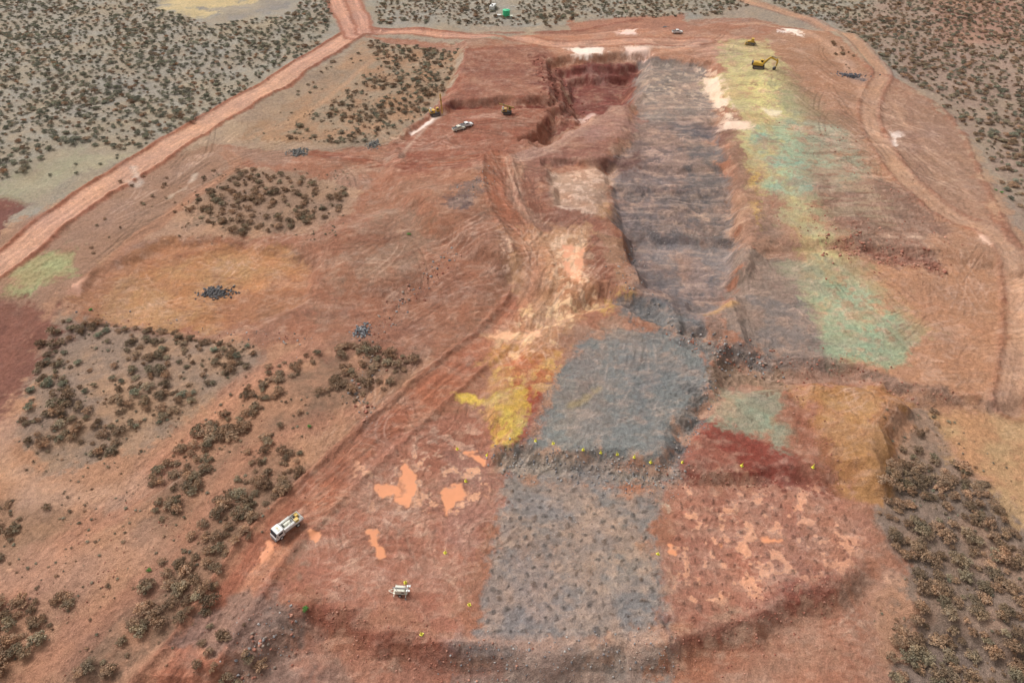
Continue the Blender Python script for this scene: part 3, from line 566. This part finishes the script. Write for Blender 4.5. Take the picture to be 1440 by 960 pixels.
def tint_mat(name,rough=.9):
    m,nt,bs=mk_mat(name); N=nt.nodes; L=nt.links
    t=N.new("ShaderNodeAttribute"); t.attribute_type='INSTANCER'; t.attribute_name="tint"
    lf=N.new("ShaderNodeAttribute"); lf.attribute_name="shade"
    v=N.new("ShaderNodeVectorMath"); v.operation='MULTIPLY'; L.new(t.outputs["Color"],v.inputs[0]); L.new(lf.outputs["Color"],v.inputs[1]); L.new(v.outputs[0],bs.inputs["Base Color"])
    bs.inputs["Roughness"].default_value=rough; bs.inputs["Specular IOR Level"].default_value=.15
    return m
MB=tint_mat("scrub_foliage"); MR=tint_mat("rock")
def bush_proto(seed):
    r=np.random.default_rng(seed); V=[];Fc=[];S=[]
    nc=r.integers(10,15); cs=[]
    for i in range(nc):
        a=i*2.4+r.uniform(-.4,.4); q=.78*math.sqrt((i+.3)/nc)*r.uniform(.85,1.12)
        cs.append((math.cos(a)*q,math.sin(a)*q,.28+.45*(1-q*q)*r.uniform(.75,1.1),r.uniform(.2,.36)))
    for (cx,cy,cz,cr_) in cs:
        cs_=r.uniform(.7,1.3); hue=r.uniform(-.06,.06)
        n=62; d=r.normal(size=(n,3)); d/=np.linalg.norm(d,axis=1)[:,None]; d[:,2]=np.where(d[:,2]<-.3,-d[:,2],d[:,2])
        for k in range(n):
            rad=cr_*r.uniform(.65,1.12); p=np.array([cx,cy,cz])+d[k]*rad*np.array([1,1,.8])
            nn=d[k]+r.normal(size=3)*.5; nn/=np.linalg.norm(nn); t1=np.cross(nn,r.normal(size=3)); t1/=np.linalg.norm(t1)+1e-6; t2=np.cross(nn,t1)
            sz=r.uniform(.05,.09); b=len(V)
            V+= [p+t1*sz,p+t2*sz*.8,p-t1*sz,p-t2*sz*.8]; Fc.append((b,b+1,b+2,b+3))
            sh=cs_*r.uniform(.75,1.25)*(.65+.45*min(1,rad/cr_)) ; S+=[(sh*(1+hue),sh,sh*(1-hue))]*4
    for (cx,cy,cz,cr_) in cs[::2]:
        b=len(V); 
        for (z,rr,fx) in ((-.12,.05,0),(cz*.5,.035,.45),(cz,.012,1)):
            for k in range(4): V.append(np.array([cx*fx+rr*math.cos(k*1.57),cy*fx+rr*math.sin(k*1.57),z])); S.append((1.0,.85,.75))
        for l_ in range(2):
            for k in range(4): Fc.append((b+l_*4+k,b+l_*4+(k+1)%4,b+l_*4+4+(k+1)%4,b+l_*4+4+k))
    me=bpy.data.meshes.new("bush_kind"); me.from_pydata([tuple(x) for x in V],[],Fc)
    q=me.attributes.new("shade","FLOAT_COLOR","POINT"); q.data.foreach_set("color",np.concatenate([np.array(S),np.ones((len(S),1))],1).astype(np.float32).ravel())
    me.materials.append(MB); return bpy.data.objects.new("bush_kind",me)
def rock_proto(seed):
    import bmesh
    r=np.random.default_rng(seed); bm=bmesh.new(); bmesh.ops.create_icosphere(bm,subdivisions=2,radius=.5)
    ax=r.normal(size=(7,3)); ax/=np.linalg.norm(ax,axis=1)[:,None]; dd=r.uniform(.22,.42,7)
    for v in bm.verts:
        p=np.array(v.co)
        for a_,d_ in zip(ax,dd):
            e=p@a_-d_
            if e>0: p=p-a_*e
        v.co=Vector(p*np.array([1.15,1,.85])+r.normal(size=3)*.012)
    me=bpy.data.meshes.new("rock_kind"); bm.to_mesh(me); bm.free()
    q=me.attributes.new("shade","FLOAT_COLOR","POINT"); s=r.uniform(.85,1.15,len(me.vertices)); q.data.foreach_set("color",np.stack([s,s,s,np.ones_like(s)],1).astype(np.float32).ravel())
    me.materials.append(MR); return bpy.data.objects.new("rock_kind",me)
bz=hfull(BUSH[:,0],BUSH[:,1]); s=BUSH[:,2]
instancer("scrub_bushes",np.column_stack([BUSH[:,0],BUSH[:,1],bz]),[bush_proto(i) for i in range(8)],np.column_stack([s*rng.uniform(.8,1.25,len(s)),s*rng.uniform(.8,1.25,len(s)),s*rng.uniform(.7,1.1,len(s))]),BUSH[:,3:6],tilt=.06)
rocks=[]
def rstroke(pts,w,n,size,cols):
    P=cr(GP(pts),8); seg=np.linalg.norm(np.diff(P,axis=0),axis=1); cum=np.concatenate([[0],np.cumsum(seg)])
    s=rng.uniform(0,cum[-1],n); x=np.interp(s,cum,P[:,0])+rng.normal(0,w/2,n); y=np.interp(s,cum,P[:,1])+rng.normal(0,w/2,n)
    cc=np.array([lin(c) for c in cols])[rng.integers(len(cols),size=n)]*rng.uniform(.8,1.4,n)[:,None]
    sz=size[0]+(size[1]-size[0])*rng.random(n)**4
    rocks.append(np.column_stack([x,y,sz,cc]))
RED=[(160,102,82),(148,90,72),(178,124,102)]; GR=[(136,131,128),(122,117,117),(160,152,146),(144,126,112)]; MX=RED+GR
rstroke([(695,640),(760,648),(850,662),(935,675)],4.5,1000,(.12,.65),GR)
rstroke([(935,672),(1000,678),(1100,684),(1170,690)],2.6,300,(.12,.55),RED)
rstroke([(640,345),(600,390),(560,430),(530,480),(510,540),(515,590)],4,420,(.2,1.0),MX)
rstroke([(960,468),(1000,490),(1045,502),(1080,514)],5,450,(.15,.9),GR+RED)
rstroke([(1080,514),(1200,522),(1260,542),(1370,572)],4,280,(.12,.7),RED)
rstroke([(1005,540),(985,590),(955,640),(938,670)],3,300,(.12,.6),GR)
rstroke([(800,510),(770,560),(748,620)],1.5,120,(.12,.4),GR)
rstroke([(1170,348),(1215,352),(1260,364),(1318,374)],6,260,(.2,1.2),RED)
rstroke([(760,85),(785,115),(790,150),(800,175)],10,350,(.3,1.3),[(134,78,64),(150,90,74)])
rstroke([(880,325),(940,330),(1000,333),(1042,338)],4,120,(.15,.6),GR)
rstroke([(890,350),(880,400),(905,420),(960,455)],5,200,(.15,.8),GR)
rstroke([(430,860),(520,900),(620,940),(700,950)],6,600,(.1,.5),RED)
rstroke([(940,930),(1030,900),(1110,860),(1190,820)],6,600,(.1,.5),RED)
rstroke([(650,925),(800,930),(940,920)],5,600,(.1,.5),GR)
rstroke([(390,870),(380,900),(350,940)],5,160,(.15,.8),MX)
rstroke([(340,600),(240,690),(160,790),(60,900)],9,400,(.1,.45),RED)
rstroke([(440,480),(350,470),(180,450),(90,440)],4,220,(.15,.7),MX)
rstroke([(1150,180),(1230,240),(1300,310)],16,260,(.2,.7),RED)
rstroke([(1100,300),(1180,330),(1300,340)],16,260,(.2,.8),RED)
rstroke([(640,260),(660,275),(690,240)],4,120,(.2,.8),GR)
rstroke([(1110,545),(1160,620),(1180,690)],2.5,140,(.12,.5),RED)
rstroke([(560,580),(490,660),(420,740),(340,850)],11,500,(.1,.4),RED)
rstroke([(740,860),(800,780),(800,700)],14,500,(.1,.3),GR)
rocks=np.concatenate(rocks); RP=[rock_proto(100+i) for i in range(6)]
rz=hfull(rocks[:,0],rocks[:,1]); s=rocks[:,2][:,None]*np.ones((1,3))
instancer("rock_rubble",np.column_stack([rocks[:,0],rocks[:,1],rz+.1*rocks[:,2]]),RP,s,rocks[:,3:6],tilt=.5)
def pile(u,v,rx,ry,hh,n,size,cols):
    x,y=G(u,v); q=rng.normal(size=(n,2))*.45; px=x+q[:,0]*rx; py=y+q[:,1]*ry
    d=np.clip(1-np.hypot(q[:,0],q[:,1]),0,1); z=hfull(px,py)+d*hh*rng.random(n)
    sz=rng.uniform(size[0],size[1],n); cc=np.array([lin(c) for c in cols])[rng.integers(len(cols),size=n)]*rng.uniform(.8,1.3,n)[:,None]
    instancer("rock_pile",np.column_stack([px,py,z]),[o.copy() for o in RP],sz[:,None]*np.ones((1,3)),cc,tilt=1.0)
DK=[(98,95,95),(86,84,86),(118,113,110)]
pile(305,411,5,3,.9,260,(.35,.95),DK); pile(508,465,2.3,3.2,.9,130,(.35,.9),[(126,128,130),(108,106,110),(150,148,147)])
pile(420,214,4,4,.8,150,(.4,1.0),[(130,124,118),(114,113,109)]); pile(526,203,2.5,4,.8,100,(.4,1.0),[(132,129,121),(112,108,106)])
pile(1197,107,7,3,.6,140,(.4,1.0),[(108,104,107),(92,90,94)])

# ---------------------------------------------------------------- vehicles & plant
import bmesh
def pmat(name,c,rough=.5,metal=0.0,dirt=.35):
    m,nt,bs=mk_mat(name); N=nt.nodes;L=nt.links
    n=N.new("ShaderNodeTexNoise"); n.inputs["Scale"].default_value=2.5; n.inputs["Detail"].default_value=5
    tc=N.new("ShaderNodeTexCoord"); L.new(tc.outputs["Object"],n.inputs["Vector"])
    mp=N.new("ShaderNodeMapRange"); mp.inputs[1].default_value=.45; mp.inputs[2].default_value=.8; mp.inputs[3].default_value=0; mp.inputs[4].default_value=dirt; L.new(n.outputs[0],mp.inputs[0])
    mx=N.new("ShaderNodeMix"); mx.data_type='RGBA'; L.new(mp.outputs[0],mx.inputs[0]); mx.inputs[6].default_value=(*c,1); mx.inputs[7].default_value=(.30,.13,.08,1); L.new(mx.outputs[2],bs.inputs["Base Color"])
    bs.inputs["Roughness"].default_value=rough; bs.inputs["Metallic"].default_value=metal; return m
WH=pmat("white_paint",(.78,.77,.74)); YE=pmat("yellow_paint",(.66,.42,.06)); BK=pmat("rubber",(.03,.03,.03),.8); GL=pmat("dark_glass",(.03,.04,.05),.1,0,.05); ST_=pmat("steel",(.22,.21,.2),.5,.5); GN=pmat("green_paint",(.05,.55,.25),dirt=.1); CRM=pmat("cream_paint",(.72,.70,.58)); DG=pmat("dark_grey",(.07,.07,.075)); MK=pmat("marker_yellow",(.85,.78,.08),.6,0,.05)
YD=pmat("dusty_yellow_paint",(.55,.38,.12),.7,0,.7)
class Obj:
    def __init__(s,name,x,y,z,head,scale=1):
        s.e=bpy.data.objects.new(name,None); bpy.context.collection.objects.link(s.e); s.e.location=(x,y,z); s.e.rotation_euler=(0,0,head); s.e.scale=(scale,)*3; s.e.empty_display_size=.5
    def add(s,name,bm,mat,loc=(0,0,0),rot=(0,0,0),bev=0.03,smooth=False):
        me=bpy.data.meshes.new(name); 
        if bev: bmesh.ops.bevel(bm,geom=[e for e in bm.edges if len(e.link_faces)==2 and e.calc_face_angle(0)>.6],offset=bev,segments=2,affect='EDGES')
        bm.to_mesh(me); bm.free(); me.materials.append(mat); o=bpy.data.objects.new(name,me); bpy.context.collection.objects.link(o); o.parent=s.e; o.location=loc; o.rotation_euler=rot; return o
    def box(s,name,size,loc,mat,rot=(0,0,0),bev=.04):
        bm=bmesh.new(); bmesh.ops.create_cube(bm,size=1); bmesh.ops.scale(bm,vec=size,verts=bm.verts); return s.add(name,bm,mat,loc,rot,min(bev,min(size)*.3))
    def cyl(s,name,r,h,loc,mat,axis='Z',r2=None,seg=20,bev=.02):
        bm=bmesh.new(); bmesh.ops.create_cone(bm,cap_ends=True,segments=seg,radius1=r,radius2=r if r2 is None else r2,depth=h)
        rot={'Z':(0,0,0),'Y':(math.pi/2,0,0),'X':(0,math.pi/2,0)}[axis]; return s.add(name,bm,mat,loc,rot,0)
    def prof(s,name,pts,width,loc,mat,rot=(0,0,0),bev=.04):
        bm=bmesh.new(); A=[bm.verts.new((p[0],-width/2,p[1])) for p in pts]; B=[bm.verts.new((p[0],width/2,p[1])) for p in pts]
        bm.faces.new(A); bm.faces.new(B[::-1]); n=len(pts)
        for i in range(n): bm.faces.new((A[(i+1)%n],A[i],B[i],B[(i+1)%n]))
        bmesh.ops.recalc_face_normals(bm,faces=bm.faces); return s.add(name,bm,mat,loc,rot,bev)
    def bar(s,name,p,q,w,mat):
        p=Vector(p);q=Vector(q);d=q-p; o=s.box(name,(w,w,d.length),(p+q)/2,mat,bev=.01); o.rotation_euler=d.to_track_quat('Z','Y').to_euler(); return o
def place(name,u,v,heading,scale=1):
    x,y=G(u,v); return Obj(name,x,y,float(hfull(np.array([x]),np.array([y]))[0])+.03,heading,scale)
def hd(p,q): return dirang(p,q)
def wheels(o,xs,hw,r,w=.3):
    k=0
    for x in xs:
        for y in (-hw,hw):
            k+=1; o.cyl(f"wheel_{k}",r,w,(x,y,r),BK,'Y'); o.cyl(f"hub_{k}",r*.5,w+.04,(x,y,r),WH,'Y')
t=place("service_truck",406,744,hd((424,731),(388,757)))
t.box("chassis",(6.4,.9,.3),(0,0,.75),DG); wheels(t,(2.2,-1.7),.95,.48,.32)
t.prof("cab",[(3.3,.6),(3.35,1.2),(3.15,1.5),(2.75,2.45),(1.3,2.5),(1.25,.6)],2.15,(0,0,0),WH,bev=.08)
t.prof("windscreen",[(3.19,1.5),(3.14,1.52),(2.79,2.32),(2.86,2.30)],1.85,(0.03,0,0),GL,bev=0)
for i,y in enumerate((-1.09,1.09)): t.box(f"side_window_{i}",(.95,.03,.55),(2.1,y,1.85),GL,bev=.01); t.box(f"mirror_{i}",(.1,.25,.35),(2.95,y*1.2,1.8),BK); t.box(f"mudguard_{i}",(1.2,.35,.08),(-1.7,y*.88,1.03),BK)
t.box("bumper",(.2,2.1,.3),(3.42,0,.55),DG); t.box("roof_rack",(.5,1.3,.1),(2.0,0,2.56),CRM)
t.cyl("beacon",.1,.18,(2.0,0,2.68),YE)
t.box("tray",(4.3,2.35,.12),(-1.0,0,1.15),ST_); t.box("headboard",(.08,2.3,1.1),(1.12,0,1.7),WH)
for i,y in enumerate((-1.15,1.15)): t.box(f"toolbox_{i}",(2.3,.5,.85),(-.1,y*.78,1.64),WH); t.box(f"tray_side_{i}",(1.7,.06,.45),(-2.25,y,1.42),WH)
t.box("tailgate",(.06,2.3,.45),(-3.12,0,1.42),WH)
t.cyl("tank",.42,1.4,(-.1,0,1.75),CRM,'X'); t.box("pump",(.9,.8,.6),(-1.9,.45,1.52),YE); t.box("generator",(.7,.7,.55),(-2.55,-.5,1.5),YE); t.cyl("hose_reel",.32,.4,(-1.8,-.6,1.6),DG,'Y')
for y in (-.9,.9): t.bar("ladder_rail",(1.1,y,2.3),(-3.0,y,2.0),.06,CRM)
for x in (-.3,-1.5,-2.8): t.bar("rack_bar",(x,-.9,2.12),(x,.9,2.12),.06,CRM); t.bar("rack_post",(x,.9,1.2),(x,.9,2.15),.05,CRM); t.bar("rack_post",(x,-.9,1.2),(x,-.9,2.15),.05,CRM)
t=place("lighting_trailer",564,833,hd((575,833),(552,831)))
t.box("frame",(2.6,1.3,.12),(0,0,.55),CRM); wheels(t,(0,),.85,.33,.2)
t.prof("canopy",[(-1.0,.62),(-1.0,1.45),(-.8,1.6),(.8,1.6),(1.0,1.45),(1.0,.62)],1.2,(0,0,0),CRM,bev=.05)
t.box("louvre",(.5,1.22,.4),(-.5,0,1.1),DG,bev=.01); t.bar("drawbar_l",(1.2,.5,.5),(2.3,0,.45),.09,CRM); t.bar("drawbar_r",(1.2,-.5,.5),(2.3,0,.45),.09,CRM)
for x in (-1.1,1.1):
    for y in (-1,1): t.bar("outrigger",(x,y*.6,.6),(x,y*1.25,.6),.09,CRM); t.bar("leg",(x,y*1.25,.75),(x,y*1.25,0),.08,ST_); t.box("foot",(.28,.28,.04),(x,y*1.25,.03),ST_,bev=0)
t.bar("mast",(-1.6,0,1.75),(1.4,0,1.75),.16,ST_)
for y in (-.45,.45):
    for x in (-1.35,-1.75): t.box("lamp",(.32,.42,.16),(x,y,1.78),WH)
t.cyl("exhaust",.04,.3,(.6,.35,1.75),DG)
def crawler(o,L,gw,r,w):
    for i,y in enumerate((-gw/2,gw/2)):
        pts=[(L/2-r+r*math.cos(a),r+r*math.sin(a)) for a in np.linspace(-math.pi/2,math.pi/2,8)]+[(-L/2+r+r*math.cos(a),r+r*math.sin(a)) for a in np.linspace(math.pi/2,1.5*math.pi,8)]
        o.prof(f"crawler_{i}",pts,w,(0,y,0),DG,bev=0); o.box(f"track_frame_{i}",(L*.7,w*.5,r*.8),(0,y+(.12+w*.28)*(1 if y>0 else -1),r),ST_,bev=.02)
        for k in range(int(L/.35)): o.box("grouser",(.06,w,.05),(-L/2+r*.7+k*.35,y,2*r+.02),DG,bev=0)
e=place("excavator",1066,96,0.0,1.15)
crawler(e,4.6,2.7,.5,.6); e.cyl("slew_ring",.8,.35,(0,0,1.1),DG); e.e.rotation_euler[2]=hd((1066,94),(1090,97))
e.prof("house",[(1.6,1.25),(1.6,1.9),(.6,2.3),(-1.9,2.3),(-2.5,2.0),(-2.6,1.3)],2.7,(0,0,0),YE,bev=.1)
e.box("counterweight",(.7,2.7,1.1),(-2.45,0,1.8),DG,bev=.15); e.box("engine_hood",(1.6,1.6,.25),(-1.2,-.2,2.42),YE)
e.prof("cab",[(1.9,1.3),(1.95,2.1),(1.6,3.05),(.4,3.05),(.3,1.3)],1.0,(0,.85,0),YE,bev=.06)
e.prof("cab_glass",[(2.0,1.7),(2.0,2.15),(1.68,2.95),(1.5,2.95),(1.5,1.7)],.85,(0,.85,0),GL,bev=0); e.box("side_glass",(.85,1.04,.7),(1.0,.85,2.5),GL,bev=.01)
e.prof("boom",[(1.2,1.7),(2.0,3.2),(3.6,4.7),(4.4,4.7),(6.6,3.6),(6.5,3.2),(4.2,4.0),(3.6,3.9),(2.4,2.6),(1.6,1.5)],.55,(0,-.1,0),YE,bev=.05)
e.prof("stick",[(6.1,4.3),(6.6,4.2),(6.95,3.2),(6.5,.9),(6.25,.9),(6.25,3.1)],.4,(0,-.1,0),YE,bev=.04)
e.prof("bucket",[(6.6,1.1),(6.2,1.1),(5.6,.9),(5.3,.35),(5.6,.05),(6.3,.1),(6.6,.5)],1.3,(0,-.1,0),DG,bev=.05)
e.bar("boom_ram_l",(1.7,.3,1.5),(3.5,.3,3.9),.16,ST_); e.bar("boom_ram_r",(1.7,-.5,1.5),(3.5,-.5,3.9),.16,ST_); e.bar("stick_ram",(3.9,-.1,4.85),(6.2,-.1,4.4),.17,ST_); e.bar("bucket_ram",(6.8,-.1,3.6),(6.8,-.1,1.4),.13,ST_)
d=place("bulldozer",1056,63,2.8,1.0)
crawler(d,3.6,2.3,.55,.6); d.prof("body",[(1.9,.8),(1.9,1.7),(.2,1.85),(-1.4,1.7),(-1.5,.8)],1.3,(0,0,0),YE,bev=.08)
d.box("cab",(1.2,1.4,1.1),(-.4,0,2.3),YE,bev=.08); d.box("cab_glass",(1.24,1.2,.6),(-.4,0,2.4),GL,bev=.02); d.box("cab_roof",(1.4,1.6,.12),(-.4,0,2.9),YE)
d.prof("blade",[(2.6,.1),(2.45,.6),(2.55,1.3),(2.75,1.3),(2.65,.6),(2.8,.1)],3.5,(0,0,0),YE,bev=.02); d.bar("push_arm_l",(0,1.5,.6),(2.5,1.5,.5),.18,YE); d.bar("push_arm_r",(0,-1.5,.6),(2.5,-1.5,.5),.18,YE); d.bar("ripper",(-1.5,0,1.2),(-2.5,0,.3),.25,DG)
def drill(u,v,h,mast_up,mat,sc):
    o=place("drill_rig",u,v,h,sc); crawler(o,3.8,2.4,.45,.5); o.box("deck",(4.6,2.2,.3),(-.2,0,1.1),DG)
    o.box("power_pack",(2.3,2.0,1.3),(-1.2,0,1.9),mat,bev=.1); o.box("louvre",(1.2,2.04,.6),(-1.4,0,1.9),DG,bev=.01)
    o.prof("cab",[(2.0,1.25),(2.05,2.1),(1.8,2.95),(.7,2.95),(.7,1.25)],1.1,(0,.6,0),mat,bev=.06); o.prof("cab_glass",[(2.1,1.8),(2.1,2.15),(1.88,2.85),(1.2,2.85),(1.2,1.8)],.95,(0,.6,0),GL,bev=0); o.box("side_glass",(.8,1.14,.6),(1.3,.6,2.4),GL,bev=.01)
    o.cyl("dust_collector",.4,1.5,(-1.9,-.7,2.9),WH)
    a=(2.9,-.3,.3); b=(2.6,-.3,9.0) if mast_up else (-3.4,-.3,4.6)
    if not mast_up: a=(3.4,-.3,2.2)
    A=Vector(a);B=Vector(b)
    off=Vector((0,.5,0)); up=Vector((.45,0,0)) if mast_up else Vector((-.15,0,.45))
    for k,q in enumerate((A,A+off,A+up,A+off+up)): o.bar(f"mast_rail_{k}",q,q+(B-A),.13,mat)
    n=12
    for k in range(n):
        p=A+(B-A)*k/n; q=A+(B-A)*(k+1)/n
        o.bar("lacing",p,q+off,.07,mat); o.bar("lacing",p+up,q+up+off,.07,mat); o.bar("lacing",p,q+up,.07,mat)
    o.box("rotary_head",(.5,.6,.7),tuple(A+(B-A)*.7+off*.5+up*.5),DG); o.bar("mast_stay",(.5,-.05,1.5),tuple(A+(B-A)*.45),.14,ST_); o.bar("drill_rod",A+off*.5+up*.5,B+off*.5+up*.5,.09,ST_)
drill(612,162,.3,True,YE,.95); drill(713,160,0.15,False,YD,.9)
def ute(u,v,h,mat=WH,nm="pickup_truck"):
    o=place(nm,u,v,h,1.05); wheels(o,(1.55,-1.45),.75,.38,.24)
    o.prof("body",[(2.5,.45),(2.55,.95),(1.2,1.1),(-2.5,1.1),(-2.5,.45)],1.75,(0,0,0),mat,bev=.08); o.prof("cabin",[(1.25,1.08),(.6,1.75),(-.6,1.78),(-.75,1.08)],1.6,(0,0,0),mat,bev=.05)
    o.prof("windscreen",[(1.28,1.12),(.68,1.72),(.62,1.70),(1.2,1.1)],1.4,(.02,0,0),GL,bev=0); o.box("side_windows",(1.1,1.63,.38),(0,0,1.45),GL,bev=.02)
    o.box("tray_floor",(1.6,1.6,.05),(-1.65,0,1.13),DG,bev=0); o.box("headboard",(.06,1.6,.5),(-.85,0,1.4),ST_)
    for y in (-.85,.85): o.box("tray_side",(1.65,.05,.25),(-1.65,y,1.25),mat)
    o.box("bullbar",(.1,1.6,.4),(2.65,0,.8),DG)
ute(656,178,hd((640,184),(664,177))); ute(645,183,hd((640,184),(664,177)),CRM); ute(952,47,.1,WH); ute(935,43,3.0,DG)
o=place("water_tank",712,24,0); o.cyl("shell",2.0,3.6,(0,0,1.8),GN,seg=28); o.cyl("roof",2.08,.5,(0,0,3.85),GN,r2=.3,seg=28); o.cyl("hatch",.35,.2,(0.5,0,4.1),WH)
for z in (.9,1.8,2.7): o.cyl("hoop",2.04,.08,(0,0,z),GN,seg=28)
o.bar("standpipe",(2.6,0,0),(2.6,0,5.5),.25,WH); o.bar("filler_arm",(2.6,0,5.5),(5.2,0,5.3),.22,WH); o.box("pump_skid",(2.2,1.6,1.2),(-4,0,.6),WH); o.box("base",(7,6,.2),(0,0,.05),CRM)
o=place("site_container",693,14,1.3); o.box("shell",(6,2.4,2.6),(0,0,1.4),WH,bev=.05)
for k in range(14):
    for y in (-1.21,1.21): o.box("rib",(.16,.05,2.3),(-2.7+k*.415,y,1.4),WH,bev=0)
o.box("door",(.05,1.0,2.0),(3.02,.3,1.2),CRM,bev=.01); o.box("roof_unit",(1,.8,.5),(-1,0,2.95),ST_)
mp=[(753,620),(778,624),(820,632),(845,636),(868,639),(892,643),(915,650),(960,650),(1043,655),(1143,657),(655,676),(626,777),(593,892),(570,819),(925,779),(643,631),(685,640),(660,850)]
mm=None
for k,(u,v_) in enumerate(mp):
    x,y=G(u,v_); z=float(hfull(np.array([x]),np.array([y]))[0])
    if mm is None:
        bm=bmesh.new(); bmesh.ops.create_cone(bm,cap_ends=True,segments=12,radius1=.26,radius2=.05,depth=.7); bmesh.ops.translate(bm,vec=(0,0,.38),verts=bm.verts)
        g=bmesh.ops.create_cube(bm,size=1); bmesh.ops.scale(bm,vec=(.6,.6,.06),verts=g['verts']); bmesh.ops.translate(bm,vec=(0,0,.03),verts=g['verts'])
        g=bmesh.ops.create_cube(bm,size=1); bmesh.ops.scale(bm,vec=(.05,.05,.5),verts=g['verts']); bmesh.ops.translate(bm,vec=(0,0,.9),verts=g['verts'])
        mm=bpy.data.meshes.new("survey_marker"); bm.to_mesh(mm); bm.free(); mm.materials.append(MK)
    ob=bpy.data.objects.new("survey_marker",mm); ob.location=(x,y,z); ob.rotation_euler=(rng.normal(0,.08),rng.normal(0,.08),rng.uniform(0,3)); bpy.context.collection.objects.link(ob)

# ---------------------------------------------------------------- camera, light
cd=bpy.data.cameras.new("camera"); cam=bpy.data.objects.new("camera",cd); bpy.context.collection.objects.link(cam)
cam.location=(0,0,HC); cam.rotation_euler=(math.radians(90)-TH,0,0); cd.sensor_width=36; cd.lens=24; cd.clip_start=1; cd.clip_end=12000
bpy.context.scene.camera=cam
EL,AZ=math.radians(50),math.radians(-50)
wd=bpy.data.worlds.new("World"); bpy.context.scene.world=wd; wd.use_nodes=True; nt=wd.node_tree
sk=nt.nodes.new("ShaderNodeTexSky"); sk.sky_type='NISHITA'; sk.sun_disc=False; sk.sun_elevation=EL; sk.sun_rotation=AZ; sk.air_density=1.0; sk.dust_density=6; sk.ozone_density=1
hs=nt.nodes.new("ShaderNodeHueSaturation"); hs.inputs["Saturation"].default_value=.10
nt.links.new(sk.outputs[0],hs.inputs["Color"]); nt.links.new(hs.outputs[0],nt.nodes["Background"].inputs[0]); nt.nodes["Background"].inputs[1].default_value=.15
sl=bpy.data.lights.new("sun","SUN"); sl.energy=1.45; sl.angle=math.radians(18); sl.color=(1,.975,.94); so=bpy.data.objects.new("sun",sl); bpy.context.collection.objects.link(so)
dv=Vector((math.sin(AZ)*math.cos(EL),math.cos(AZ)*math.cos(EL),math.sin(EL))); so.rotation_euler=dv.to_track_quat('Z','Y').to_euler()
sc=bpy.context.scene; sc.view_settings.view_transform='Standard'; sc.view_settings.look='None'; sc.view_settings.exposure=0
print("bushes",len(BUSH),"rocks",len(rocks),"verts",NR*NC)
